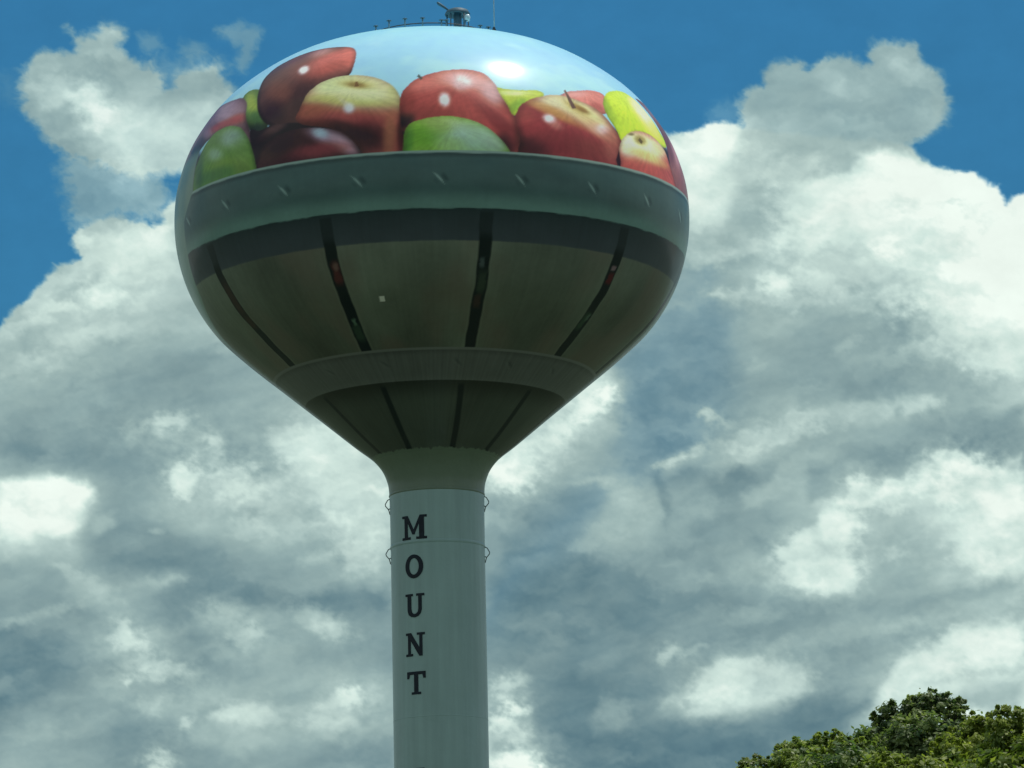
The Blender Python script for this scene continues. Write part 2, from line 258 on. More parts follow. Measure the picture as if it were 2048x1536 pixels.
APPLES = [
 ([(-53.6,8.36),(-47.0,8.39),(-40.8,9.41),(-37.8,10.43),(-40.2,10.85),(-43.4,10.25),(-47.4,9.59)],(95,125,55),0.5,0.163,[(-47.4,8.96,2.6,0.06,3.8,0.63,(150,165,60),0.9),(-42.8,9.74,2.6,0.09,0.8,0.27,(70,105,60),0.8),(-41.0,10.31,3.2,-0.03,1.6,0.33,(28,40,38),0.9)]),
 ([(-112.0,10.64),(-112.0,9.89),(-112.0,8.51),(-112.0,7.79),(-55.2,8.45),(-49.4,8.9),(-46.6,9.62),(-43.4,10.25),(-41.8,10.73),(-49.2,10.07),(-56.0,9.83),(-62.0,10.04),(-64.8,10.31),(-65.8,10.73),(-63.4,11.66),(-73.8,11.99)],(110,75,85),0.35,0.131,[(-57.8,8.93,5.0,-0.18,7.6,0.63,(165,135,150),0.8),(-50.0,9.56,3.6,0.0,1.6,0.24,(160,60,75),0.8),(-57.2,9.59,5.8,-0.03,2.0,0.21,(150,40,60),0.8),(-64.6,9.95,2.4,-0.21,5.2,0.33,(60,40,48),0.8),(-63.6,9.65,3.4,0.18,0.0,0.18,(150,110,130),0.7),(-67.2,10.22,5.0,0.24,0.0,0.24,(28,45,48),0.9)]),
 ([(-40.0,9.98),(-42.6,9.56),(-45.4,8.93),(-47.4,8.39),(-49.6,7.64),(-49.6,6.89),(-44.0,6.38),(-36.0,6.26),(-27.4,6.44),(-22.4,6.71),(-19.8,7.22),(-18.8,7.94),(-19.0,8.51),(-21.0,8.72),(-24.4,9.11),(-27.8,9.47),(-28.6,10.25),(-28.8,10.64),(-34.2,10.52),(-37.4,10.25)],(72,40,44),0.5,0.131,[(-27.0,7.52,8.0,-0.36,3.8,0.81,(190,88,92),0.95),(-21.4,7.37,3.0,0.09,2.4,0.9,(205,98,100),0.8),(-34.2,6.62,4.4,-0.18,2.6,0.39,(190,135,135),0.7),(-39.8,7.13,1.4,-0.69,7.0,0.78,(110,60,64),0.7),(-39.2,8.69,2.0,-0.33,5.0,0.6,(112,62,58),0.75),(-37.8,9.71,4.2,0.12,1.2,0.54,(48,26,36),0.85),(-30.0,9.32,3.4,0.33,-0.8,0.54,(52,28,34),0.7),(-34.2,7.82,1.2,-0.09,1.4,0.24,(238,240,240),1.0),(-25.4,7.91,5.0,-0.24,1.4,0.3,(150,66,66),0.5)]),
 ([(-43.4,10.25),(-40.2,10.34),(-36.6,10.22),(-29.0,10.34),(-16.6,10.88),(-12.6,11.75),(-23.4,11.93),(-40.2,11.87),(-41.2,11.0)],(34,20,26),0,0.065,[(-36.0,10.4,3.0,-0.15,0.8,0.15,(92,56,62),0.9),(-38.2,10.64,2.2,-0.09,0.8,0.12,(52,30,34),0.7)]),
 ([(-30.4,10.19),(-30.0,9.86),(-29.6,9.56),(-29.0,9.14),(-26.6,8.75),(-22.2,8.54),(-16.8,8.57),(-11.6,8.81),(-7.6,9.23),(-5.4,9.86),(-5.0,10.52),(-5.0,11.0),(-4.6,11.99),(-12.6,12.08),(-14.4,11.51),(-17.2,11.09),(-21.4,10.7),(-27.6,10.46)],(140,62,64),0.35,0.147,[(-17.8,9.08,13.6,0.42,1.0,0.87,(204,210,156),0.99),(-23.0,8.87,5.4,-0.3,1.4,0.36,(190,198,140),0.6),(-18.6,9.68,14.0,0.36,0.0,0.24,(180,184,96),0.75),(-15.2,9.53,7.2,0.21,0.0,0.24,(205,208,160),0.6),(-7.0,9.41,1.8,0.12,-0.6,0.63,(186,190,120),0.6),(-16.6,9.02,4.6,0.15,0.2,0.21,(165,150,80),0.7),(-16.6,9.05,2.4,0.09,0.0,0.12,(120,95,45),0.85),(-26.4,9.95,4.2,0.0,0.6,0.3,(140,72,60),0.6),(-16.8,10.43,7.0,0.18,0.0,0.27,(150,60,70),0.7),(-22.6,10.55,7.4,0.24,0.0,0.21,(84,30,34),0.75),(-12.6,11.15,4.4,0.18,-0.6,0.54,(52,18,28),0.9),(-16.6,10.88,5.4,0.39,-0.4,0.24,(44,18,26),0.85),(-7.8,11.09,1.4,0.06,-0.4,0.81,(150,84,72),0.9),(-5.4,11.15,0.8,0.0,0.0,0.78,(60,22,28),0.7),(-17.4,10.01,0.8,0.18,-1.0,0.09,(205,214,220),0.85),(-18.4,9.8,1.8,0.24,-0.4,0.06,(200,190,180),0.4)]),
 ([(-17.0,9.11),(-17.0,8.9),(-16.4,8.9),(-15.8,9.11),(-16.4,9.14)],(110,78,40),0,0.033,[]),
 ([(-39.8,11.81),(-40.0,11.36),(-37.8,10.91),(-34.0,10.64),(-28.8,10.55),(-23.8,10.64),(-19.0,10.85),(-16.0,11.21),(-14.0,11.63),(-12.6,12.08)],(56,24,34),0.4,0.131,[(-21.2,11.03,5.6,0.39,-0.4,0.27,(158,124,140),0.95),(-23.6,10.82,2.0,0.09,0.0,0.18,(170,190,205),0.9),(-17.4,11.36,2.8,0.3,-0.8,0.18,(186,146,162),0.9),(-23.4,11.42,7.0,0.0,0.2,0.24,(128,44,60),0.75),(-37.6,11.18,3.2,0.09,0.4,0.36,(64,36,38),0.7),(-33.6,11.03,3.6,-0.12,1.0,0.3,(42,22,30),0.7)]),
 ([(-63.6,11.99),(-64.4,11.03),(-63.6,10.58),(-62.0,10.16),(-59.0,9.83),(-54.8,9.74),(-51.0,9.8),(-47.2,10.01),(-43.6,10.49),(-41.4,11.0),(-40.0,11.54),(-40.0,12.05),(-51.8,12.2)],(92,128,48),0.3,0.114,[(-50.0,10.28,5.2,0.09,1.8,0.42,(142,165,145),0.9),(-55.2,10.73,2.6,-0.03,2.4,0.3,(150,175,160),0.7),(-50.4,11.24,7.0,0.0,1.4,0.3,(112,140,46),0.7),(-53.8,11.48,9.6,0.03,1.0,0.24,(62,104,50),0.8),(-44.2,11.51,3.2,0.09,0.2,0.33,(112,128,58),0.6),(-45.6,10.88,3.6,0.12,0.8,0.45,(120,148,80),0.5),(-61.8,11.12,2.2,0.09,0.6,0.72,(40,80,52),0.7)]),
 ([(-5.0,11.0),(-5.6,10.52),(-5.8,9.95),(-5.2,9.47),(-2.0,8.93),(3.4,8.6),(9.6,8.48),(14.2,8.66),(16.8,9.29),(18.0,9.83),(19.8,10.46),(20.4,11.18),(20.4,11.93),(15.6,11.99),(5.2,11.0),(-2.4,11.0)],(150,58,64),0.4,0.163,[(2.2,9.02,6.8,-0.33,0.4,0.42,(188,100,104),0.8),(9.2,9.02,5.4,0.15,-0.6,0.42,(214,168,166),0.85),(15.4,9.53,2.4,0.3,-2.2,0.48,(205,170,172),0.8),(8.6,9.14,2.0,0.06,-0.4,0.33,(222,226,222),0.85),(12.2,9.86,5.0,0.72,-1.0,0.18,(168,80,88),0.6),(0.8,10.37,5.0,-0.03,0.2,0.3,(112,40,44),0.7),(3.2,10.13,7.6,-0.15,0.2,0.27,(150,56,62),0.5),(16.2,10.7,4.6,0.69,-1.2,0.21,(110,34,44),0.8),(16.8,11.48,2.2,0.18,-1.4,0.33,(50,14,26),0.9),(19.4,10.94,1.2,0.06,-1.2,0.45,(118,40,50),0.6),(-4.4,10.64,1.8,-0.15,0.8,0.27,(38,26,28),0.95),(-3.8,9.98,1.4,0.06,-0.6,0.48,(120,44,46),0.6),(4.2,9.86,1.2,0.0,0.0,0.27,(240,240,240),1.0)]),
 ([(-2.0,8.84),(-1.6,8.72),(-0.8,8.9),(-1.0,9.02)],(60,66,60),0,0.033,[]),
 ([(16.6,9.32),(18.6,9.35),(22.2,9.35),(28.0,9.35),(25.8,9.8),(21.8,10.19),(19.6,10.4),(18.4,10.04)],(172,188,52),0.25,0.098,[(20.8,9.5,4.0,-0.03,-0.2,0.12,(214,222,160),0.85),(20.8,9.98,2.4,-0.24,0.4,0.18,(120,158,48),0.8),(24.6,9.56,2.4,0.0,-0.4,0.12,(190,200,70),0.6)]),
 ([(-5.6,12.14),(-5.0,11.66),(-4.6,11.0),(-3.2,10.73),(-0.2,10.58),(4.4,10.49),(9.4,10.61),(13.2,10.88),(16.2,11.3),(18.2,11.72),(19.0,12.11)],(122,160,52),0.25,0.114,[(-0.2,11.18,3.6,0.03,0.0,0.39,(108,160,40),0.85),(-4.0,11.42,1.2,0.03,-0.4,0.51,(70,120,40),0.7),(4.6,10.79,5.2,0.12,-0.2,0.24,(168,178,110),0.7),(9.8,11.27,6.6,0.21,-1.0,0.57,(158,186,168),0.95),(5.0,11.51,3.2,0.0,0.0,0.27,(150,180,110),0.7),(14.6,11.48,2.2,0.18,-1.0,0.24,(150,172,150),0.7),(3.0,10.91,2.6,0.0,0.0,0.24,(130,160,70),0.6)]),
 ([(34.0,9.23),(37.8,9.05),(43.2,8.87),(47.4,8.9),(47.2,9.29),(45.0,9.83),(38.4,9.89),(32.0,9.59)],(186,104,110),0.25,0.114,[(37.4,9.2,4.2,-0.12,-0.6,0.18,(206,140,142),0.8),(42.8,9.62,2.2,0.06,-1.2,0.21,(150,70,76),0.8)]),
 ([(19.8,10.43),(21.4,10.01),(23.8,9.74),(26.8,9.56),(30.0,9.41),(34.0,9.38),(37.8,9.5),(42.0,9.68),(44.8,10.04),(46.6,10.43),(47.6,10.79),(46.4,11.3),(45.4,11.84),(32.0,11.93),(20.2,11.93),(20.4,11.18)],(128,42,54),0.35,0.163,[(35.6,9.83,9.2,0.48,-2.2,0.42,(208,204,148),0.95),(29.8,9.71,4.6,-0.09,-0.4,0.24,(206,198,158),0.8),(39.4,10.13,5.0,0.42,-1.8,0.27,(206,204,140),0.75),(28.6,10.07,6.6,0.39,-0.8,0.18,(176,134,70),0.7),(40.2,10.43,4.8,0.39,-1.2,0.21,(196,160,110),0.6),(42.2,10.49,1.8,0.03,-0.8,0.18,(236,228,228),0.9),(41.4,10.58,3.2,0.18,-1.4,0.24,(190,140,130),0.5),(35.8,9.8,2.8,0.21,-0.8,0.15,(162,140,74),0.75),(37.4,9.83,2.0,0.12,-0.6,0.09,(122,88,40),0.85),(22.4,10.43,2.2,-0.15,0.6,0.33,(142,62,62),0.5),(25.2,10.88,5.6,0.15,-0.8,0.33,(140,44,56),0.6),(22.6,11.51,4.8,0.03,-0.6,0.39,(62,18,30),0.85),(32.4,11.18,8.4,0.21,-1.4,0.45,(104,32,44),0.7),(37.6,11.33,6.6,0.06,-1.0,0.39,(112,46,50),0.6),(44.4,11.0,2.8,-0.12,0.0,0.6,(148,80,80),0.7),(28.0,10.4,1.4,0.06,-0.6,0.15,(240,238,238),1.0),(29.2,10.58,1.6,0.12,-0.8,0.15,(190,130,130),0.5)]),
 ([(34.2,9.14),(34.8,9.08),(35.6,9.62),(36.0,9.83),(34.8,9.89),(34.4,9.62)],(86,60,52),0,0.033,[]),
 ([(45.4,9.41),(48.2,8.93),(52.2,8.6),(59.6,8.36),(64.8,8.57),(67.2,9.14),(68.6,9.71),(70.4,10.1),(67.2,10.4),(60.6,10.19),(55.0,10.22),(51.0,10.49),(48.0,10.79),(46.8,10.37),(45.2,9.92)],(182,206,34),0.2,0.098,[(46.2,9.53,1.8,-0.12,0.0,0.57,(120,150,40),0.8),(47.4,10.01,1.8,-0.15,1.0,0.39,(140,170,36),0.6),(63.4,9.14,5.0,-0.33,2.4,0.69,(240,244,190),0.9),(57.6,8.57,5.0,-0.12,-2.2,0.27,(190,216,60),0.6),(65.2,9.83,2.6,-0.18,1.6,0.3,(214,220,90),0.7),(51.6,10.07,3.8,-0.12,-1.4,0.39,(170,196,40),0.6)]),
 ([(66.6,8.36),(112.0,8.24),(112.0,9.35),(112.0,10.61),(112.0,12.05),(69.2,12.23),(67.4,11.18),(69.8,10.19),(69.6,9.59),(68.6,8.93)],(104,60,68),0.3,0.082,[(77.2,8.51,14.8,-0.72,0.0,0.39,(112,96,110),0.8),(73.2,9.53,9.0,-0.42,0.0,0.36,(92,52,60),0.8),(78.4,10.25,7.2,-0.3,-3.4,0.72,(176,120,128),0.8),(71.8,10.31,3.2,-0.15,-0.8,0.63,(92,44,56),0.8),(75.2,11.27,6.8,-0.27,0.2,0.51,(140,70,80),0.6)]),
 ([(45.2,11.93),(46.2,11.12),(47.8,10.73),(51.2,10.37),(55.8,10.16),(60.4,10.13),(64.2,10.25),(67.0,10.52),(67.8,11.0),(69.6,11.54),(71.4,11.99),(56.4,12.05)],(158,64,70),0.3,0.098,[(55.4,10.7,8.8,0.06,-3.8,0.54,(226,230,172),0.97),(50.0,10.85,3.0,-0.09,-1.0,0.42,(206,220,190),0.7),(57.6,11.06,7.6,0.06,-1.2,0.18,(206,176,100),0.8),(64.0,10.58,3.4,0.03,-4.2,0.42,(206,214,150),0.6),(55.2,10.52,2.0,0.06,-1.6,0.18,(130,112,50),0.85),(52.0,10.4,1.2,-0.03,-0.2,0.06,(90,80,40),0.7),(56.8,11.6,11.4,0.09,-1.4,0.27,(172,72,76),0.6),(46.4,11.54,0.8,-0.03,-0.2,0.24,(120,50,60),0.6)]),
 ([(54.2,10.55),(55.2,10.43),(56.2,10.55),(55.0,10.67)],(80,66,30),0,0.033,[]),
 ([(45.4,11.84),(45.0,11.48),(46.2,11.12),(46.4,11.48),(46.0,11.9)],(40,10,24),0,0.049,[])]
TREES = [
 ('pale',118,[(5.81,15.27,0.25),(6.12,15.2,0.25),(5.58,15.11,0.2),(6.44,14.98,0.25),(5.99,14.89,0.38)]),
 ('mid',112,[(6.65,14.93,0.3),(6.37,14.77,0.28),(6.21,14.95,0.11),(7.13,15.04,0.22),(7.47,15.18,0.2),(7.64,15.01,0.19),(7.0,14.6,0.43),(7.59,14.65,0.39),(7.98,14.78,0.29),(8.28,14.81,0.24),(8.23,14.4,0.39),(6.52,14.43,0.43),(8.1,15.02,0.14)]),
 ('dark',122,[(10.54,17.26,0.32),(10.96,17.21,0.29),(11.27,17.08,0.24),(11.32,17.27,0.12),(10.26,17.25,0.16),(9.81,17.08,0.32),(9.5,16.91,0.24),(9.24,16.91,0.12),(10.12,16.97,0.29),(9.32,16.44,0.37),(9.78,16.5,0.47),(10.56,16.61,0.55),(11.17,16.6,0.39),(10.21,15.97,0.66),(10.85,15.89,0.59),(9.37,15.92,0.45)]),
 ('olive',108,[(10.4,14.99,0.17),(10.64,14.86,0.23),(10.2,14.76,0.26),(9.91,14.59,0.26),(10.47,14.44,0.44),(10.0,14.13,0.4),(10.89,14.74,0.29),(9.61,14.37,0.21),(10.81,14.23,0.41)]),
 ('olive_tall',103,[(10.48,14.49,0.2),(10.75,14.53,0.2),(10.96,14.42,0.2),(11.21,14.28,0.28),(10.6,14.07,0.38),(11.01,13.9,0.42),(10.36,13.53,0.33),(10.84,13.41,0.47),(11.35,13.73,0.44)]),
 ('low',106,[(8.41,13.81,0.27),(8.1,13.93,0.21),(8.8,13.64,0.27),(9.09,13.8,0.18),(7.79,13.66,0.23),(8.57,13.53,0.34)])]
# ---- scene settings
SUN_E = 3.0; SKY_S = .068; EXPO = 0.0
SKY_STEP = 2.6; PAINT_STEP = .035; PAINT_DEG = .27
S_EQ = 11.764          # set below from the chart
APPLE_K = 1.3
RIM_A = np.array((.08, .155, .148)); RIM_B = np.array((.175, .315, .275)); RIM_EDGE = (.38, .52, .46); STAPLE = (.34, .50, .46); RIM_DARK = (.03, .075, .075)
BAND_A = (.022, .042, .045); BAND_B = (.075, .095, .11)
STAVE = (.172, .202, .155); STAVE_W = (.195, .16, .125); GAP = (.012, .022, .024); GAP_RED = (.12, .035, .035); GAP_GREEN = (.05, .10, .06)
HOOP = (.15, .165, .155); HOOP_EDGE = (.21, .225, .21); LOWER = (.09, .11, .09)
CREAM = (.17, .225, .165); THROAT = (.17, .225, .165); COLUMN = (.31, .455, .445); STRIP = (.24, .35, .28)
TANK_ROUGH = .5; TANK_COAT_R = .18
LETTERS = [('M', -29., 25.48, .94, .80), ('O', -29.6, 26.78, .68, .76), ('U', -29.6, 28.07, .72, .77), ('N', -29.8, 29.36, .72, .77), ('T', -29.2, 30.63, .70, .75), ('J', -28.4, 33.80, .52, .76)]
LUGS = [(-86, 28.42), (88, 28.46), (-88, 26.77), (86, 26.75)]
import bpy, bmesh, math, random
from mathutils import Vector, Matrix
sc = bpy.context.scene
C = sc.collection
PI = math.pi
rad = math.radians

# ------------------------------------------------------------------ helpers
def lin(c):
    c = np.asarray(c, float)
    return np.where(c <= .04045, c/12.92, ((c+.055)/1.055)**2.4)

def link(name, me, m=None, parent=None, loc=None):
    o = bpy.data.objects.new(name, me)
    C.objects.link(o)
    if m is not None:
        me.materials.append(m)
    if parent is not None:
        o.parent = parent
    if loc is not None:
        o.location = loc
    return o

def tag(o, label=None, cat=None, group=None, kind=None):
    if label: o['label'] = label
    if cat: o['category'] = cat
    if group: o['group'] = group
    if kind: o['kind'] = kind
    return o

def fast_mesh(name, V, F, smooth=True, col=None, colname='paint'):
    """V (n,3), F (m,4) or (m,3) arrays"""
    V = np.asarray(V, np.float32); F = np.asarray(F, np.int32)
    me = bpy.data.meshes.new(name)
    k = F.shape[1]
    me.vertices.add(len(V)); me.vertices.foreach_set('co', V.ravel())
    me.loops.add(F.size); me.loops.foreach_set('vertex_index', F.ravel())
    me.polygons.add(len(F))
    me.polygons.foreach_set('loop_start', np.arange(0, F.size, k, dtype=np.int32))
    me.polygons.foreach_set('loop_total', np.full(len(F), k, np.int32))
    me.polygons.foreach_set('use_smooth', np.full(len(F), smooth, bool))
    if col is not None:
        a = me.color_attributes.new(colname, 'FLOAT_COLOR', 'POINT')
        c4 = np.ones((len(V), 4), np.float32); c4[:, :3] = col
        a.data.foreach_set('color', c4.ravel())
    me.update(calc_edges=True)
    return me

def grid_faces(rows, cols, wrap=False):
    n = cols if wrap else cols-1
    i, j = np.meshgrid(np.arange(rows-1), np.arange(n), indexing='ij')
    j2 = (j+1) % cols
    a = i*cols+j; b = i*cols+j2; c = (i+1)*cols+j2; d = (i+1)*cols+j
    return np.stack([a, d, c, b], -1).reshape(-1, 4)

def bm_obj(name, bm, m, parent=None, smooth=False):
    bmesh.ops.recalc_face_normals(bm, faces=bm.faces)
    me = bpy.data.meshes.new(name)
    bm.to_mesh(me); bm.free()
    for p_ in me.polygons: p_.use_smooth = smooth
    return link(name, me, m, parent)

def tube(bm, pts, radii, seg=10, closed=False):
    """tapered tube along pts"""
    rings = []
    n = len(pts)
    prev = None
    for i in range(n):
        a = Vector(pts[(i-1) % n] if (closed or i > 0) else pts[i])
        b = Vector(pts[(i+1) % n] if (closed or i < n-1) else pts[i])
        t = (b-a).normalized()
        if prev is None:
            u = t.orthogonal().normalized()
        else:
            u = (prev-t*prev.dot(t))
            u = u.normalized() if u.length > 1e-6 else t.orthogonal().normalized()
        prev = u
        v = t.cross(u)
        r = radii if isinstance(radii, (int, float)) else radii[i]
        rings.append([bm.verts.new(Vector(pts[i])+(u*math.cos(2*PI*k/seg)+v*math.sin(2*PI*k/seg))*r) for k in range(seg)])
    m = n if closed else n-1
    for i in range(m):
        A, B = rings[i], rings[(i+1) % n]
        for k in range(seg):
            bm.faces.new((A[k], A[(k+1) % seg], B[(k+1) % seg], B[k]))
    if not closed:
        bm.faces.new(rings[0][::-1]); bm.faces.new(rings[-1])

def lathe(bm, prof, seg=48, cx=0, cy=0):
    rings = []
    for r, z in prof:
        rings.append([bm.verts.new((cx+r*math.cos(2*PI*k/seg), cy+r*math.sin(2*PI*k/seg), z)) for k in range(seg)])
    for A, B in zip(rings, rings[1:]):
        for k in range(seg):
            bm.faces.new((A[k], A[(k+1) % seg], B[(k+1) % seg], B[k]))

class Mat:
    def __init__(s, name):
        s.m = bpy.data.materials.new(name); s.m.use_nodes = True
        s.t = s.m.node_tree; s.n = s.t.nodes; s.n.clear()
    def new(s, typ, **kw):
        nd = s.n.new(typ)
        for k, v in kw.items():
            if k in nd.bl_rna.properties.keys(): setattr(nd, k, v)
        return nd
    def link(s, a, b): s.t.links.new(a, b)
    def math(s, op, a, b=None, clamp=False):
        nd = s.n.new('ShaderNodeMath'); nd.operation = op; nd.use_clamp = clamp
        for i, v in enumerate((a, b)):
            if v is None: continue
            if isinstance(v, (int, float)): nd.inputs[i].default_value = v
            else: s.link(v, nd.inputs[i])
        return nd.outputs[0]
    def noise(s, vec, scale, detail=4, rough=.55, dist=0):
        nd = s.n.new('ShaderNodeTexNoise'); s.link(vec, nd.inputs['Vector'])
        nd.inputs['Scale'].default_value = scale; nd.inputs['Detail'].default_value = detail
        nd.inputs['Roughness'].default_value = rough; nd.inputs['Distortion'].default_value = dist
        return nd.outputs['Fac']
    def ramp(s, fac, stops):
        nd = s.n.new('ShaderNodeValToRGB'); s.link(fac, nd.inputs[0])
        e = nd.color_ramp.elements
        while len(e) < len(stops): e.new(.5)
        for el, (p_, c_) in zip(e, stops):
            el.position = p_; el.color = (*c_, 1) if len(c_) == 3 else c_
        return nd.outputs[0]
    def mix(s, mode, fac, a, b):
        nd = s.n.new('ShaderNodeMix'); nd.data_type = 'RGBA'; nd.blend_type = mode
        for i, v in ((0, fac), (6, a), (7, b)):
            if isinstance(v, (int, float)): nd.inputs[i].default_value = v
            elif isinstance(v, tuple): nd.inputs[i].default_value = (*v, 1)
            else: s.link(v, nd.inputs[i])
        return nd.outputs[2]
    def mapping(s, vec, scale):
        nd = s.n.new('ShaderNodeMapping'); s.link(vec, nd.inputs[0]); nd.inputs['Scale'].default_value = scale
        return nd.outputs[0]
    def finish(s, base, rough=.5, metallic=0., spec=.5, coat=0., coat_rough=.1, bump=None, bump_d=.01, trans=None):
        b = s.n.new('ShaderNodeBsdfPrincipled'); o = s.n.new('ShaderNodeOutputMaterial')
        if isinstance(base, tuple): b.inputs['Base Color'].default_value = (*base, 1)
        else: s.link(base, b.inputs['Base Color'])
        if isinstance(rough, (int, float)): b.inputs['Roughness'].default_value = rough
        else: s.link(rough, b.inputs['Roughness'])
        b.inputs['Metallic'].default_value = metallic
        b.inputs['Specular IOR Level'].default_value = spec
        b.inputs['Coat Weight'].default_value = coat
        b.inputs['Coat Roughness'].default_value = coat_rough
        if bump is not None:
            bp = s.n.new('ShaderNodeBump'); bp.inputs['Distance'].default_value = bump_d
            s.link(bump, bp.inputs['Height']); s.link(bp.outputs[0], b.inputs['Normal'])
        if trans is not None:
            t = s.n.new('ShaderNodeBsdfTranslucent')
            if isinstance(trans, tuple): t.inputs[0].default_value = (*trans, 1)
            else: s.link(trans, t.inputs[0])
            mx = s.n.new('ShaderNodeMixShader'); mx.inputs[0].default_value = .42
            s.link(b.outputs[0], mx.inputs[1]); s.link(t.outputs[0], mx.inputs[2])
            s.link(mx.outputs[0], o.inputs[0])
        else:
            s.link(b.outputs[0], o.inputs[0])
        return s.m
    def pos(s):
        return s.n.new('ShaderNodeNewGeometry').outputs['Position']
    def attr(s, name):
        a = s.n.new('ShaderNodeAttribute'); a.attribute_name = name
        return a.outputs['Color']

def simple(name, col, rough=.5, metallic=0., var=.12, scale=3., spec=.5):
    M = Mat(name); p_ = M.pos(); f = M.noise(p_, scale)
    a = tuple(c*(1-var) for c in col); b = tuple(min(1, c*(1+var)) for c in col)
    return M.finish(M.ramp(f, [(.3, a), (.7, b)]), rough, metallic, spec)

# ------------------------------------------------------------------ camera
HC = 1.6; PITCH = 11.26035; ROLL = -1.179; FOC = 9481.
cam = bpy.data.cameras.new('camera'); co = bpy.data.objects.new('camera', cam); C.objects.link(co)
cam.sensor_fit = 'HORIZONTAL'; cam.sensor_width = 36; cam.lens = 36*FOC/2048
cam.clip_start = .5; cam.clip_end = 40000
cp, sp = math.cos(rad(PITCH)), math.sin(rad(PITCH)); cr_, sr_ = math.cos(rad(ROLL)), math.sin(rad(ROLL))
fw = Vector((0, cp, sp)); up0 = Vector((0, -sp, cp)); rt0 = Vector((1, 0, 0))
rt = rt0*cr_+up0*sr_; up = -rt0*sr_+up0*cr_
co.matrix_world = Matrix(((rt.x, up.x, -fw.x, 0), (rt.y, up.y, -fw.y, 0), (rt.z, up.z, -fw.z, HC), (0, 0, 0, 1)))
sc.camera = co

# ------------------------------------------------------------------ light
SUN = Vector((.308, .137, .9414)).normalized()
sl = bpy.data.lights.new('sun', 'SUN'); so = bpy.data.objects.new('sun', sl); C.objects.link(so)
sl.energy = SUN_E; sl.angle = rad(.53); sl.color = (1, .97, .9)
so.rotation_euler = SUN.to_track_quat('Z', 'Y').to_euler()
w = bpy.data.worlds.new('World'); sc.world = w; w.use_nodes = True
nt = w.node_tree; nt.nodes.clear()
sky = nt.nodes.new('ShaderNodeTexSky'); sky.sky_type = 'NISHITA'; sky.sun_disc = False
sky.sun_elevation = math.asin(SUN.z); sky.sun_rotation = math.atan2(SUN.x, SUN.y); sky.air_density = 1.2; sky.dust_density = 1.
tc = nt.nodes.new('ShaderNodeTexCoord'); mp = nt.nodes.new('ShaderNodeMapping'); nt.links.new(tc.outputs['Generated'], mp.inputs[0])
mp.inputs['Scale'].default_value = (1, 1, 2.2)
ns = nt.nodes.new('ShaderNodeTexNoise'); nt.links.new(mp.outputs[0], ns.inputs['Vector']); ns.inputs['Scale'].default_value = 2.6; ns.inputs['Detail'].default_value = 7
rp = nt.nodes.new('ShaderNodeValToRGB'); nt.links.new(ns.outputs['Fac'], rp.inputs[0])
rp.color_ramp.elements[0].position = .42; rp.color_ramp.elements[1].position = .54
rp2 = nt.nodes.new('ShaderNodeValToRGB'); nt.links.new(ns.outputs['Fac'], rp2.inputs[0])
rp2.color_ramp.elements[0].position = .5; rp2.color_ramp.elements[0].color = (7.4, 8.9, 8.6, 1)
rp2.color_ramp.elements[1].position = .8; rp2.color_ramp.elements[1].color = (2.6, 3.6, 3.9, 1)
mx = nt.nodes.new('ShaderNodeMix'); mx.data_type = 'RGBA'
nt.links.new(rp.outputs[0], mx.inputs[0]); nt.links.new(sky.outputs[0], mx.inputs[6]); nt.links.new(rp2.outputs[0], mx.inputs[7])
bg = nt.nodes.new('ShaderNodeBackground'); bg.inputs[1].default_value = SKY_S; nt.links.new(mx.outputs[2], bg.inputs[0])
wo = nt.nodes.new('ShaderNodeOutputWorld'); nt.links.new(bg.outputs[0], wo.inputs[0])
vs = sc.view_settings; vs.view_transform = 'Standard'; vs.look = 'None'; vs.gamma = 1; vs.exposure = EXPO

# ------------------------------------------------------------------ sky backdrop: a far spherical cap of cloud behind the tower
K = 60*FOC/3437.75       # chart units per degree
def axis(lo, hi, half, dense, coarse):
    a = np.arange(-half, half+1e-6, dense)
    b = half+np.cumsum(np.linspace(dense, coarse, 60)); 
    b = np.concatenate([b, np.arange(b[-1]+coarse, 200*60, coarse)])
    return np.concatenate([-b[::-1], a, b])
K = FOC*PI/180
ax_ = axis(0, 0, 1090, SKY_STEP, 60); ax_ = ax_[abs(ax_) < K*38]
ay_ = axis(0, 0, 830, SKY_STEP, 60); ay_ = ay_[(ay_ < K*12.5) & (ay_ > -K*30)]
XX, YY = np.meshgrid(ax_, ay_)
sky_col = lin(cloud_chart(XX+1024, YY+768))
qx = (XX*cr_+YY*-sr_)/K; qy = (XX*sr_+YY*cr_)/K   # the layer of cloud lies a degree off level
qx = (XX*cr_ + (-YY)*(-sr_))/K; qe = (XX*sr_ + (-YY)*cr_)/K
# gnomonic near the middle, plain angles further out
Dv = np.stack([np.tan(np.radians(np.clip(qx, -60, 60))), np.ones_like(qx), np.tan(np.radians(np.clip(qe, -30, 60)))], -1)
sc_ = np.sqrt((np.tan(np.radians(1))/np.radians(1)))
Dv = np.stack([qx*PI/180, np.ones_like(qx), qe*PI/180], -1)
Dw = np.stack([Dv[..., 0], Dv[..., 1]*cp-Dv[..., 2]*sp, Dv[..., 1]*sp+Dv[..., 2]*cp], -1)
Dw /= np.linalg.norm(Dw, axis=-1, keepdims=True)
VS = Dw*9000+np.array([0, 0, HC])
fc = grid_faces(*XX.shape)
M = Mat('cloudy_sky'); em = M.new('ShaderNodeEmission'); out = M.new('ShaderNodeOutputMaterial')
pz = M.mapping(M.pos(), (.001, .001, .0015))
fn = M.noise(pz, 9., 6, .6)
f2 = M.ramp(fn, [(.3, (.955, .955, .955)), (.7, (1.045, 1.045, 1.045))])
M.link(M.mix('MULTIPLY', 1., M.attr('cloud'), f2), em.inputs[0]); em.inputs[1].default_value = 1/2**EXPO
M.link(em.outputs[0], out.inputs[0])
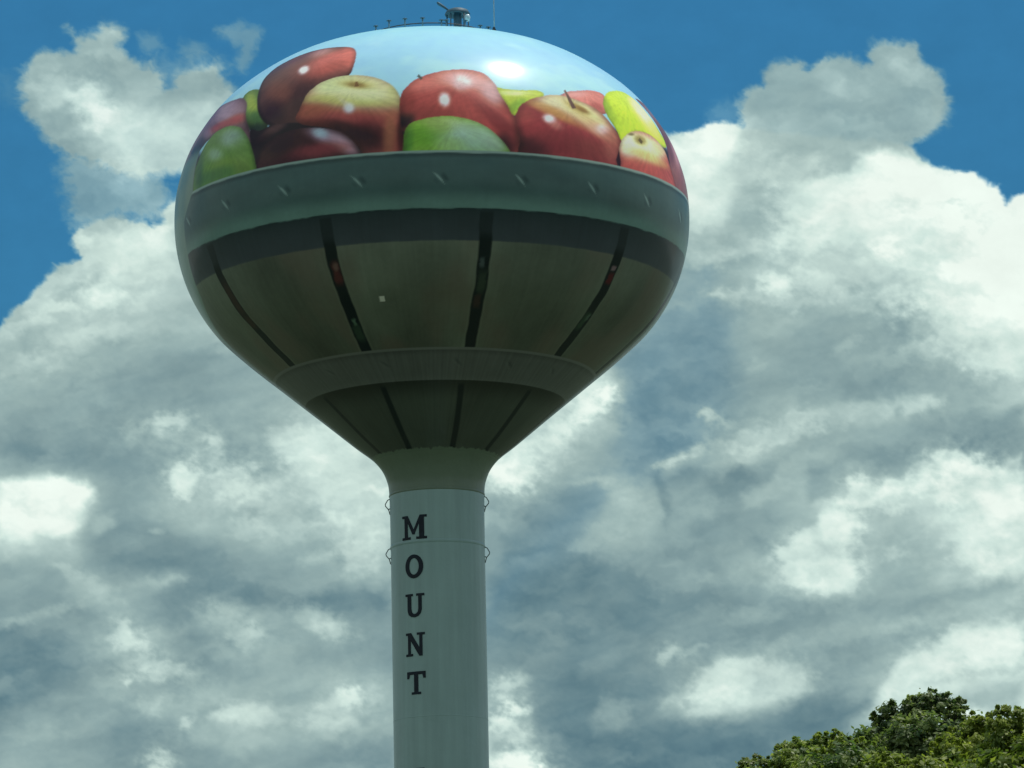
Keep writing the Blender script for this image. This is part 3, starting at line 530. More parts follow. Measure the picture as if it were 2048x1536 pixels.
sk = link('sky', fast_mesh('sky', VS.reshape(-1, 3), fc, True, sky_col.reshape(-1, 3), 'cloud'), M.m)
tag(sk, 'blue sky with tall banks of grey and white cumulus cloud', kind='structure')

# ------------------------------------------------------------------ ground
gm = Mat('meadow'); p_ = gm.pos(); a = gm.noise(p_, .05, 6, .6); b = gm.noise(p_, 2.2, 5, .6)
cb = gm.ramp(a, [(.3, (.035, .055, .028)), (.55, (.06, .085, .045)), (.75, (.10, .105, .06))])
gmat = gm.finish(gm.mix('MULTIPLY', .6, cb, gm.ramp(b, [(.2, (.5, .5, .5)), (.8, (1.2, 1.2, 1.2))])), .95, bump=b, bump_d=.05)
N = 97; t_ = np.linspace(-1, 1, N); t_ = np.sign(t_)*np.abs(t_)**2.2*11000
gx, gy = np.meshgrid(t_, t_)
dist = np.hypot(gx, gy-80)
gz = np.where(dist > 260, 1, 0)*0.+sstep(250, 900, dist)*3.5*fbm(gx/420, gy/420, 7, 3)
me = fast_mesh('ground', np.stack([gx, gy, gz], -1).reshape(-1, 3), grid_faces(N, N)[:, ::-1])
tag(link('ground', me, gmat), 'rough green meadow running out to the horizon', kind='structure')

# ------------------------------------------------------------------ water tower
TX, TY = -2.5681, 155.
CTRL = [(0, 44.42), (2.5, 44.12), (4.8, 43.45), (6.734, 42.2), (7.885, 40.8), (8.438, 39.5), (8.626, 38.3), (8.538, 37.0), (8.134, 35.7), (7.401, 34.5), (6.385, 33.5), (5.064, 32.4), (3.849, 31.4), (2.769, 30.5), (2.034, 29.9), (1.67, 29.3), (1.57, 28.5), (1.56, 26.0), (1.56, 19.5)]
def catmull(P, n=24):
    P = np.array([(-P[1][0], P[1][1])]+list(P)+[(P[-1][0], 2*P[-1][1]-P[-2][1])], float)
    t = np.linspace(0, 1, n, endpoint=False)[:, None]; o = []
    for i in range(1, len(P)-2):
        a, b, c, d = P[i-1:i+3]
        o.append(.5*(2*b+(c-a)*t+(2*a-5*b+4*c-d)*t*t+(3*b-a-3*c+d)*t**3))
    o.append(P[-2][None]); return np.vstack(o)
PR = catmull(CTRL)
AS = np.r_[0, np.cumsum(np.hypot(*np.diff(PR, axis=0).T))]
S_OFF = AS[np.argmin(abs(PR[:, 1]-38.3))]-S_EQ      # arc length offset between chart and built cap
def prof_at(s):
    return np.interp(s+S_OFF, AS, PR[:, 0]), np.interp(s+S_OFF, AS, PR[:, 1])
def on_tower(phi, s, off=0.):
    r, z = prof_at(np.array([s-.02, s+.02])); n = np.array([-(z[1]-z[0]), r[1]-r[0]]); n /= np.hypot(*n)
    rr, zz = r.mean()+n[0]*off, z.mean()+n[1]*off
    return Vector((rr*math.sin(phi), -rr*math.cos(phi), zz)), Vector((n[0]*math.sin(phi), -n[0]*math.cos(phi), n[1]))

tower = bpy.data.objects.new('water_tower', None); C.objects.link(tower); tower.location = (TX, TY, 0)
tag(tower, 'tall water tower painted as a wooden basket heaped with red and green apples', 'water tower')

# ---- the painted tank
W_TOP = .36
s_up = np.arange(-S_OFF, 3.2, .15); s_mid = np.arange(3.2, 24., PAINT_STEP)
S_TANK = 22.93
sv = np.concatenate([s_up, s_mid]); sv = sv[sv < S_TANK]; sv = np.append(sv, S_TANK)
front = np.arange(-104, 104.01, PAINT_DEG); back = np.arange(105, 255.01, 1.5)
pv = np.concatenate([front, back])
SS, PH = np.meshgrid(sv, pv, indexing='ij')
RR, ZZ = prof_at(sv); RR[0] = 0.001
DEG = .136
def smooth_loop(P, n=4):
    P = np.array(P, float); L = len(P); o = []
    for i in range(L):
        a, b, c, d = P[i-1], P[i], P[(i+1) % L], P[(i+2) % L]
        l = np.hypot(*(c-b)); ma = (c-a)/max(np.hypot(*(c-a)), 1e-6)*l*.9; mb = (d-b)/max(np.hypot(*(d-b)), 1e-6)*l*.9
        for t in np.linspace(0, 1, n, endpoint=False):
            h = t*t*(3-2*t); o.append(b*(1-h)+c*h+ma*(t**3-2*t*t+t)+mb*(t**3-t*t))
    return [tuple(v) for v in o]
def mirror_phi(P):
    """painted round the tank twice: the far side repeats the near side"""
    q = (P+180) % 360-180
    return np.where(abs(q) <= 90, q, np.where(q > 0, q-180, q+180))
def paint_tank(S, P):
    q = mirror_phi(P); r = np.interp(S+S_OFF, AS, PR[:, 0])
    w1 = fbm(q*DEG*1.1, S*1.1, 5, 4); w2 = fbm(q*DEG*6, S*6, 9, 3)
    # painted sky on the dome
    t = sstep(2, 9.6, S)[..., None]
    col = np.array((152, 214, 236.))*(1-t)+np.array((140, 190, 222.))*t
    cl = sstep(.15, .8, fbm(q*DEG*.30+3, S*.55, 21, 4)+.6*sstep(6.5, 9, S)-.25)[..., None]
    col = col*(1-cl*.35)+np.array((178, 220, 230.))*cl*.35
    col = col*(1+.02*w1[..., None])
    sel = S > 5.0
    xs = q[sel]*DEG; ys = S[sel]; cc = col[sel]; n1 = w1[sel]; n2 = w2[sel]; qs = q[sel]
    m0 = sstep(10.2, 10.6, ys+.1*n1)[:, None]
    cc = cc*(1-m0)+np.array((34, 18, 24.))*m0
    for poly, base, ed, ew, dabs in APPLES:
        P2 = [(a*DEG, b) for a, b in poly]
        P2 = smooth_loop(P2) if len(P2) > 6 else P2
        A = np.array(P2)
        m = (xs > A[:, 0].min()-.3) & (xs < A[:, 0].max()+.3) & (ys > A[:, 1].min()-.3) & (ys < A[:, 1].max()+.3)
        if not m.any(): continue
        x, y = xs[m], ys[m]
        d = sdist(x+.012*n2[m], y+.012*n2[m], P2)
        c = np.ones((len(x), 3))*np.array(base, float)
        c = c*(1+.05*n1[m][:, None]+.03*n2[m][:, None])
        for f0, s0, ux, uy, vx, vy, cd, st in dabs:
            ux_, vx_, x0 = ux*DEG, vx*DEG, f0*DEG
            det = ux_*vy-vx_*uy
            if abs(det) < 1e-5: continue
            dx, dy = x-x0, y-s0
            u = (dx*vy-dy*vx_)/det; v = (ux_*dy-uy*dx)/det
            rho = u*u+v*v
            k_ = 6. if sum(cd) > 660 else 1.8
            g = (np.exp(-(rho**1.6)*.85) if k_ < 3 else np.exp(-(np.clip(rho-.12+.12*n2[m], 0, 9)**1.5)*1.15))*st
            g = np.clip(g*(1+.12*n1[m]), 0, 1)[:, None]
            c = c*(1-g)+np.array(cd, float)*g
        e = (1-sstep(0, ew*1.6, d))*ed
        e = e*(.2+.8*sstep(A[:, 1].min(), A[:, 1].max(), y+.25*abs(x-A[:, 0].mean())))
        c = c*(1-e[:, None])
        xc, yc = A[:, 0].mean(), A[:, 1].min()+.2*np.ptp(A[:, 1]); ang = np.arctan2(x-xc, y-yc+.001)
        c *= (1+.055*fbm(ang*9, np.hypot(x-xc, y-yc)*1.1, 33, 4)+.03*fbm(x*7, y*7, 39, 2))[:, None]
        al = sstep(-.02, .025, d)[:, None]
        cc[m] = cc[m]*(1-al)+c*al
    alb = lin(np.clip(cc, 0, 255)/255)*np.interp(ys, [7., 9., 11.5], [APPLE_K, APPLE_K*1.15, APPLE_K*1.45])[:, None]  # colour lifted toward the rim to make up for the weaker light there
    lu = alb.mean(1, keepdims=True); alb = alb*.96+lu*.04*np.array([.9, 1.05, 1.05])
    rd = sstep(1.5, 3.5, alb[:, 0]/(alb[:, 1]+1e-4))[:, None]*(alb[:, :1] > .06); alb = alb*(1+rd*np.array([.10, .20, -.12]))
    # ---- basket: rim band, shadowed band, staves, hoop, lower staves
    def mixin(alb, mask, c):
        mask = mask[:, None]; return alb*(1-mask)+np.asarray(c, float)*mask
    grain = fbm(qs*.9, ys*.35, 61, 4)[:, None]
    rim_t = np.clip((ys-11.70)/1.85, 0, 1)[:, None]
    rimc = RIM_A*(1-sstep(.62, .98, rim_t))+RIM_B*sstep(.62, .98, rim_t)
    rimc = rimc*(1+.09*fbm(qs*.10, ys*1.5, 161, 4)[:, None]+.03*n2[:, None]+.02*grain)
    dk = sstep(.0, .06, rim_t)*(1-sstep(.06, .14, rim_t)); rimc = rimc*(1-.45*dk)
    alb = mixin(alb, sstep(11.68, 11.71, ys), RIM_EDGE)
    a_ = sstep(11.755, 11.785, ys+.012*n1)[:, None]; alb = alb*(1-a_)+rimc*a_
    # wire staples on the rim, one slanted pale leg each with its little dark cut
    for k_ in range(-10, 11):
        c0 = 2.6+17.6*k_
        for side in (0,):
            dx = (qs-c0)*DEG*1.05; dy = ys-12.58
            al_ = dx*.66+dy*.75; ac = dx*.75-dy*.66+.25*al_*al_; tp = sstep(.34, .05, abs(al_))
            alb = mixin(alb, sstep(.045*tp+.004, .012*tp, abs(ac))*tp**.5*.85, STAPLE)
            alb = mixin(alb, sstep(.12, .0, abs(ac-.15))*sstep(.22, .04, abs(al_-.10))*.85, RIM_DARK)
            alb = mixin(alb, sstep(.09, .0, abs(ac+.14))*sstep(.16, .03, abs(al_-.02))*.35, RIM_DARK)
    # under the rim
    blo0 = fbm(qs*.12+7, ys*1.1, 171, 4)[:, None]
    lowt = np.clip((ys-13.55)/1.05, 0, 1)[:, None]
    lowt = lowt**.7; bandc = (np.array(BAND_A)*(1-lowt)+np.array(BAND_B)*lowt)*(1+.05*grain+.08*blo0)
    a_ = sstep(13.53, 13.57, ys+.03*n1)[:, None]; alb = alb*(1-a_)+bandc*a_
    # staves
    st = (qs+23)/36.; u = st-np.floor(st)            # 0..1 across a stave
    tone = 1+.13*np.sin(np.floor(st)*2.7+.6)
    blotch = fbm(qs*.06+4, ys*.4, 91, 4)
    stave = np.array(STAVE)[None]*(tone*(1+.24*blotch+.05*n2))[:, None]*(1+.07*grain)
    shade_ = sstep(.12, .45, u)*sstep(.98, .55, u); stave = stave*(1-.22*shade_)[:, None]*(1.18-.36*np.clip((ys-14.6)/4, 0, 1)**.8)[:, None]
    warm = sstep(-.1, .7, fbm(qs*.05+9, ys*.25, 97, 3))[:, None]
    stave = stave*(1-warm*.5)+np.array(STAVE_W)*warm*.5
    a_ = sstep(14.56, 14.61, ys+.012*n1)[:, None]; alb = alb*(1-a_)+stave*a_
    # dark gaps between staves with bits of apple showing through
    gi0 = np.floor((qs+23)/36.+.5)
    ug = (qs+23+18) % 36-18                          # degrees from the gap
    rloc = np.interp(ys+S_OFF, AS, PR[:, 0]); gd = abs(ug+.28*fbm(ys*.9+gi0*7, ys*0, 77, 2))*PI/180*rloc+.02*n1
    hw = np.interp(ys, [13.6, 14.6, 18.6], [.225, .21, .18])
    inside = fbm(qs*.35, ys*1.3, 45, 3)
    gi = np.floor((qs+23)/36.+.5)
    gapc = np.ones((len(ys), 3))*np.array(GAP)
    def bit(gk, s0, hs, off, wd, c, k_):
        nonlocal gapc
        mk = (np.mod(gi, 10) == gk % 10)*sstep(hs, hs*.3, abs(ys-s0+.08*n1))*sstep(wd, wd*.3, abs(ug-off+.3*n2))*k_
        gapc = gapc*(1-mk[:, None])+np.array(c)*mk[:, None]
    bit(0, 15.5, .55, .2, 1.6, GAP_RED, 1.); bit(0, 15.28, .2, .3, .9, (.22, .13, .11), .8); bit(0, 15.45, .16, .9, .5, (.05, .02, .03), .6)
    bit(0, 17.35, .22, .1, .8, (.14, .24, .17), .9); bit(0, 17.8, .5, 0, 2, (.05, .09, .06), .8)
    bit(1, 15.3, .25, -.3, .8, (.12, .16, .16), .7); bit(1, 16.0, .6, .2, 1.6, (.06, .09, .06), .7); bit(1, 16.7, .35, -.2, 1.4, (.09, .05, .04), .6)
    bit(2, 15.0, .14, 0., .9, (.30, .20, .22), .9); bit(2, 15.4, .3, .2, 1.3, (.12, .02, .025), 1.); bit(2, 17.1, .5, -.2, 1.5, GAP_GREEN, .8); bit(2, 16.95, .18, .6, .8, (.12, .19, .14), .8)
    bit(9, 15.6, 1., 0., 2., (.07, .045, .035), .8); bit(9, 16.6, .4, 0., 2., (.09, .05, .03), .5)
    for gk in (3, 4, 5, 6, 7, 8): bit(gk, 15.2+.1*gk, .5, 0., 1.6, GAP_RED, .7); bit(gk, 17., .5, 0., 1.6, GAP_GREEN, .6)
    g = sstep(.03, -.03, gd-hw)*sstep(13.58, 13.7, ys)*(1-.35*sstep(14.55, 14.2, ys))
    alb = alb*(1-g[:, None])+gapc*g[:, None]
    rimshine = sstep(.05, 0, abs(gd-hw-.04))*sstep(14.6, 14.7, ys)*.35
    alb = mixin(alb, rimshine, np.array(STAVE)*1.35)
    # hoop
    ht = np.clip((ys-18.6)/1.34, 0, 1)[:, None]
    hoop = np.array(HOOP)*(1+.12*grain+.06*n1[:, None])*(1-.25*sstep(.0, .06, ht)*sstep(.25, .06, ht)+.12*sstep(.8, 1, ht))
    a_ = sstep(18.57, 18.62, ys)[:, None]; alb = alb*(1-a_)+hoop*a_
    alb = mixin(alb, sstep(.07, .03, abs(ys-18.63)), HOOP_EDGE)
    # lower staves
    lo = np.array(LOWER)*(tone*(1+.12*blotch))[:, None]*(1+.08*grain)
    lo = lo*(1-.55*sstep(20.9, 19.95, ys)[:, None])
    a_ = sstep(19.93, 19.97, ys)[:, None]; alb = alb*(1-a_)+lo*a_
    drift = np.where(qs > 0, (ys-20.4)*1.1, (ys-20.4)*-.25)
    ug2 = (qs-drift+23+18) % 36-18; gd2 = abs(ug2)*PI/180*rloc
    g2 = sstep(.04, -.04, gd2-.10)*sstep(20.0, 20.2, ys)
    alb = mixin(alb, g2*.9, GAP)
    for c0 in (-44, -19, 9, 30, 52):
        dx = (qs-c0)*PI/180*rloc; dy = ys-19.25; al_ = dx*.66+dy*.75; ac = dx*.75-dy*.66
        alb = mixin(alb, sstep(.05, .01, abs(ac))*sstep(.3, .1, abs(al_))*.3, HOOP_EDGE)
        alb = mixin(alb, sstep(.08, .0, abs(ac-.1))*sstep(.26, .05, abs(al_))*.35, BAND_A)
    # bottom of the basket: torn edge over the cream throat
    jag = 22.78+.10*np.abs(fbm(qs*.16, ys*0, 29, 3))+.05*n1
    alb = mixin(alb, sstep(-.02, .02, ys-jag), CREAM)
    # one small pale patch
    pm = sstep(.10, .07, np.maximum(abs((qs+12.8)*PI/180*rloc), abs(ys-16.55)*.8)); alb = mixin(alb, pm*(P[sel] < 90)*(P[sel] > -90), (.85, .85, .75))
    # pale strip where the two halves of the picture meet
    edge = -64.6-np.interp(ys, [9.9, 11.7, 12.5, 13.6, 15.0, 17.5], [0.6, .4, 6.6, 8.6, 12, 30])
    sm = sstep(1.2, 0, qs-edge)*sstep(10.0, 10.5, ys)
    alb = mixin(alb, sm, np.array(STRIP))
    final = lin(col/255)*APPLE_K
    final[sel] = alb
    return np.clip(final, 0, .95)
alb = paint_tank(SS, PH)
a_ = np.radians(PH)
V = np.stack([RR[:, None]*np.sin(a_), -RR[:, None]*np.cos(a_), np.broadcast_to(ZZ[:, None], a_.shape)], -1)
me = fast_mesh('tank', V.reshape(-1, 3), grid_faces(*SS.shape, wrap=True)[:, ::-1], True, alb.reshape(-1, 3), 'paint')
M = Mat('mural_enamel'); pa = M.attr('paint'); pp = M.pos()
vert = M.noise(M.mapping(pp, (1.6, 1.6, .12)), 1.2, 4, .6)
dirt = M.ramp(vert, [(.3, (.985, .985, .985)), (.7, (1.01, 1.01, 1.01))])
big = M.noise(pp, .45, 3, .5)
rg = TANK_ROUGH
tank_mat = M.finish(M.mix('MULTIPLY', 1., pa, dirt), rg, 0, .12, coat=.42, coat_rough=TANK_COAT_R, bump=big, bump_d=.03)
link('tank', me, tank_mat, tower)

# ---- throat and column
def cream(name, colr, streak=.1):
    M = Mat(name); pp = M.pos()
    st = M.noise(M.mapping(pp, (1.4, 1.4, .07)), 2.2, 5, .6); bl = M.noise(pp, .6, 4, .6)
    c = M.ramp(st, [(.25, tuple(v*(1-streak) for v in colr)), (.75, tuple(v*(1+streak*.5) for v in colr))])
    c = M.mix('MULTIPLY', .6, c, M.ramp(bl, [(.3, (.88, .9, .88)), (.7, (1.05, 1.04, 1.02))]))
    return M.finish(c, .42, 0, .45, coat=.15, coat_rough=.3, bump=bl, bump_d=.05)
throat_mat = cream('throat_paint', THROAT, .08)
col_mat = cream('column_paint', COLUMN, .15)
def rev(name, s0, s1, mat_, n=40, seg=96, parent=tower, zs=None):
    if zs is None:
        s_ = np.linspace(s0, s1, n); r, z = prof_at(s_)
    else: r, z = zs
    ph = np.linspace(0, 2*PI, seg, endpoint=False)
    V = np.stack([r[:, None]*np.sin(ph), -r[:, None]*np.cos(ph), np.broadcast_to(z[:, None], (len(r), seg))], -1)
    return link(name, fast_mesh(name, V.reshape(-1, 3), grid_faces(len(r), seg, True)[:, ::-1], True), mat_, parent)
rev('throat', S_TANK, 24.2, throat_mat)
z_top = float(prof_at(np.array([24.2]))[1][0]); r_top = float(prof_at(np.array([24.2]))[0][0])
zc = np.array([z_top, 28, 27, 24, 20, 16, 12, 9, 7, 5.5, 4, 2.5, 1, 0.]); rc = np.array([r_top, 1.565, 1.56, 1.56, 1.56, 1.56, 1.56, 1.6, 1.75, 2.05, 2.6, 3.3, 4.0, 4.3])
zz_ = np.linspace(z_top, 0, 120); rr_ = np.interp(-zz_, -zc, rc)
rr_[60:] = np.convolve(np.pad(rr_[60:], 6, 'edge'), np.ones(13)/13, 'valid')
rev('column', 0, 0, col_mat, zs=(rr_, zz_))
# weld seams: low rounded beads round the shaft
for s_, wd, pr in ((24.21, .05, .018), (25.95, .07, .02), (31.73, .02, .006)):
    r0, z0 = prof_at(np.array([s_])); bm = bmesh.new(); rq = max(float(r0[0]), 1.56)
    lathe(bm, [(rq-.004, z0[0]+wd), (rq+pr*.7, z0[0]+wd*.5), (rq+pr, z0[0]), (rq+pr*.7, z0[0]-wd*.5), (rq-.004, z0[0]-wd)], 96)
    bm_obj('weld_seam', bm, throat_mat if s_ < 25 else col_mat, tower, True)

# ---- lettering down the shaft
GLYPH = {
 'M': [[(0, 1), (.26, 1), (.5, .40), (.74, 1), (1, 1), (1, .9), (.9, .9), (.9, .1), (1, .1), (1, 0), (.6, 0), (.6, .1), (.71, .1), (.71, .66), (.53, .2), (.45, .2), (.25, .70), (.25, .1), (.37, .1), (.37, 0), (0, 0), (0, .1), (.11, .1), (.11, .9), (0, .9)]],
 'U': [[(0, 1), (.42, 1), (.42, .9), (.33, .9), (.33, .34), (.37, .2), (.46, .13), (.58, .14), (.67, .22), (.70, .36), (.70, .9), (.6, .9), (.6, 1), (1, 1), (1, .9), (.87, .9), (.87, .32), (.82, .15), (.71, .04), (.52, -.02), (.32, .01), (.18, .1), (.12, .27), (.12, .9), (0, .9)]],
 'N': [[(0, 1), (.30, 1), (.73, .36), (.73, .9), (.61, .9), (.61, 1), (1, 1), (1, .9), (.88, .9), (.88, 0), (.72, 0), (.27, .68), (.27, .1), (.39, .1), (.39, 0), (0, 0), (0, .1), (.12, .1), (.12, .9), (0, .9)]],
 'T': [[(0, 1), (1, 1), (1, .70), (.89, .70), (.84, .87), (.62, .87), (.62, .1), (.76, .1), (.76, 0), (.26, 0), (.26, .1), (.40, .1), (.40, .87), (.16, .87), (.11, .70), (0, .70)]],
 'J': [[(.36, 1), (.95, 1), (.95, .9), (.83, .9), (.83, .28), (.74, .1), (.58, 0), (.35, -.02), (.15, .05), (.05, .2), (.05, .34), (.2, .36), (.26, .24), (.36, .12), (.5, .13), (.6, .26), (.6, .9), (.36, .9)]],
}
def letter_bm(ch, w_, h_, phi0, zc_, rad_, th=.012):
    bm = bmesh.new()
    if ch == 'O':
        n = 40; O_ = []; I_ = []
        for k in range(n):
            t = 2*PI*k/n
            O_.append(bm.verts.new((.5+.5*math.cos(t), .5+.52*math.sin(t), 0)))
            I_.append(bm.verts.new((.5+.27*math.cos(t), .5+.36*math.sin(t), 0)))
        for k in range(n): bm.faces.new((O_[k], O_[(k+1) % n], I_[(k+1) % n], I_[k]))
    else:
        f = bm.faces.new([bm.verts.new((x, y, 0)) for x, y in GLYPH[ch][0]])
        bmesh.ops.triangulate(bm, faces=[f])
    for k in range(1, 12):
        bmesh.ops.bisect_plane(bm, geom=bm.verts[:]+bm.edges[:]+bm.faces[:], plane_co=(k/12, 0, 0), plane_no=(1, 0, 0))
    ex = bmesh.ops.extrude_face_region(bm, geom=bm.faces[:])
    top = {v for v in ex['geom'] if isinstance(v, bmesh.types.BMVert)}
    for v in bm.verts:
        t = phi0+(v.co.x-.5)*w_/rad_; r = rad_+(th if v in top else -.006)
        v.co = Vector((r*math.sin(t), -r*math.cos(t), zc_+(v.co.y-.5)*h_))
    return bm
ink = simple('letter_paint', (.005, .012, .022), .75, var=.35, scale=9)
for ch, ph_, s_, w_, h_ in LETTERS:
    z_ = 26.88-(s_-26.06)                            # the shaft is plumb, so height falls one for one
    o = bm_obj('letter', letter_bm(ch, w_, h_, rad(ph_), z_, 1.566), ink, tower)
    o['label'] = 'black slab serif letter %s on the shaft' % ch

# ---- rigging lugs: bent rod loops on both sides of the shaft
steel = simple('galvanised_steel', (.20, .23, .23), .5, .4, .15)
dark_steel = simple('dark_steel', (.05, .06, .07), .6, .3, .2)
for ph_, z_ in LUGS:
    bm = bmesh.new(); e = Vector((math.sin(rad(ph_)), -math.cos(rad(ph_)), 0)); R0 = 1.55
    P = [e*R0+Vector((0, 0, .22)), e*(R0+.09)+Vector((0, 0, .17)), e*(R0+.17)+Vector((0, 0, .03)), e*(R0+.16)+Vector((0, 0, -.03)), e*(R0+.06)+Vector((0, 0, -.15)), e*(R0+.02)+Vector((0, 0, -.30)), e*(R0-.01)+Vector((0, 0, -.34))]
    tube(bm, [p_+Vector((0, 0, z_)) for p_ in P], .017, 8)
    P = [e*(R0-.01)+Vector((0, 0, -.1)), e*(R0+.07)+Vector((0, 0, -.14))]
    tube(bm, [p_+Vector((0, 0, z_)) for p_ in P], .018, 8)
    bm_obj('lug', bm, steel, tower, True)

# ---- roof gear
pale = simple('roof_gear_haze_blue', (.12, .26, .36), .5, 0, .12)  # both gear colours carry a blue tint standing in for haze
haze_dark = simple('roof_gear_haze_dark', (.035, .10, .15), .6, 0, .2)
def roofz(x, y):
    return float(np.interp(math.hypot(x, y), PR[:60, 0], PR[:60, 1]))
# low guard rail: ring of stub posts, each with a small flat cap, and one rail
posts = [(-1.76, -1.0, 44.62), (-1.30, -1.7, 44.60), (-.76, -2.0, 44.57), (-.17, -2.05, 44.57), (.46, -2.0, 44.50), (.62, -1.98, 44.50), (1.25, -1.9, 44.5), (1.75, -1.5, 44.42), (2.02, -1.0, 44.5), (2.0, .5, 44.6), (1.2, 1.7, 44.6), (0, 2.05, 44.6), (-1.2, 1.7, 44.6), (-2.0, .5, 44.6)]
for x, y, zt in posts:
    bm = bmesh.new(); z0 = roofz(x, y)-.02
    tube(bm, [(x, y, z0), (x, y, zt)], .026, 8)
    po = bm_obj('guard_post', bm, pale, tower, True)
    bm = bmesh.new(); lathe(bm, [(0.001, zt+.035), (.05, zt+.03), (.085, zt+.012), (.085, zt), (.001, zt)], 16, x, y)
    bm_obj('post_cap', bm, haze_dark, po, True)
bm = bmesh.new(); pts = []
for k in range(48):
    t = 2*PI*k/48; x, y = 2.05*math.sin(t), -2.05*math.cos(t); pts.append((x, y, roofz(x, y)+.20))
tube(bm, pts, .018, 6, True); bm_obj('guard_rail', bm, dark_steel, tower, True)
# roof ventilator with a wide curved hood, three legs, a lifted flap
vx, vy = .98, 0.
bm = bmesh.new(); zb = roofz(vx, vy)
lathe(bm, [(.36, zb-.02), (.36, zb+.16), (.15, zb+.2), (.13, 45.30), (.001, 45.31)], 24, vx, vy)
vent = bm_obj('roof_vent', bm, pale, tower, True)
bm = bmesh.new()
lathe(bm, [(.001, 45.47), (.20, 45.455), (.36, 45.39), (.43, 45.27), (.42, 45.22), (.34, 45.30), (.2, 45.34), (.001, 45.35)], 28, vx, vy)
bm_obj('hood', bm, haze_dark, vent, True)
bm = bmesh.new()
for k in range(5):
    t = 2*PI*k/5+.3; x, y = vx+.38*math.cos(t), vy+.38*math.sin(t)
    tube(bm, [(x, y, zb), (x, y, 45.26)], .022, 8)
bm_obj('hood_legs', bm, haze_dark, vent, True)
bm = bmesh.new()
tube(bm, [(vx-.30, vy-.1, 45.38), (vx-.42, vy-.12, 45.47), (vx-.62, vy-.14, 45.60), (vx-.68, vy-.14, 45.66)], [.025, .04, .055, .03], 8)
bm_obj('lamp_arm', bm, haze_dark, vent, True)
bm = bmesh.new(); lathe(bm, [(.001, 45.12), (.07, 45.10), (.10, 45.0), (.07, 44.88), (.001, 44.86)], 16, vx+.34, vy-.5)
bm_obj('beacon', bm, simple('beacon_glass', (.45, .62, .72), .2), vent, True)
# thin whip aerial with its dark clamp
bm = bmesh.new(); ax0, ay0 = 2.22, -1.35
tube(bm, [(ax0, ay0, roofz(ax0, ay0)-.02), (ax0, ay0, 45.4), (ax0, ay0, 46.6)], [.022, .018, .012], 8)
ae = bm_obj('aerial', bm, simple('aerial_white', (.30, .42, .52), .5), tower, True)
bm = bmesh.new(); zb2 = roofz(ax0, ay0)
vv = [bm.verts.new(v) for v in ((ax0-.10, ay0-.08, zb2-.02), (ax0+.14, ay0-.08, zb2-.04), (ax0+.14, ay0+.08, zb2-.04), (ax0-.10, ay0+.08, zb2-.02), (ax0-.05, ay0-.05, zb2+.30), (ax0+.02, ay0-.05, zb2+.30), (ax0+.02, ay0+.05, zb2+.30), (ax0-.05, ay0+.05, zb2+.30))]
for f in ((0, 1, 2, 3), (4, 5, 6, 7), (0, 1, 5, 4), (1, 2, 6, 5), (2, 3, 7, 6), (3, 0, 4, 7)): bm.faces.new([vv[i] for i in f])
bm_obj('clamp', bm, dark_steel, ae)

# ------------------------------------------------------------------ trees
LEAF_COL = {'dark': ((0.063, 0.112, 0.050), (0.241, 0.292, 0.121)), 'olive': ((0.114, 0.168, 0.033), (0.330, 0.371, 0.077)), 'mid': ((0.095, 0.157, 0.050), (0.330, 0.382, 0.104)), 'pale': ((0.102, 0.157, 0.055), (0.254, 0.292, 0.110)), 'low': ((0.114, 0.168, 0.033), (0.330, 0.382, 0.077)), 'olive_tall': ((0.108, 0.163, 0.033), (0.317, 0.359, 0.077))}
TREE_LABEL = {
 'pale': 'smallest pale green treetop at the left end of the tree row',
 'mid': 'mid green treetop with small uneven tufts left of the tallest dark tree',
 'dark': 'tallest dark green tree with an open ragged crown',
 'olive': 'olive green tree just right of the tallest dark tree',
 'olive_tall': 'bright olive tree with a broad flat top at the right edge',
 'low': 'low bright green tree in front of the dark tree'}
bark = Mat('bark'); bp_ = bark.noise(bark.mapping(bark.pos(), (5, 5, .8)), 4, 5, .65)
bark_mat = bark.finish(bark.ramp(bp_, [(.3, (.035, .028, .02)), (.7, (.11, .09, .07))]), .9, bump=bp_, bump_d=.02)
def leaf_mat(name):
    M = Mat(name); c = M.attr('leaf')
    return M.finish(c, .5, 0, .35, trans=M.mix('MULTIPLY', 1., c, (1.5, 1.7, .8)))
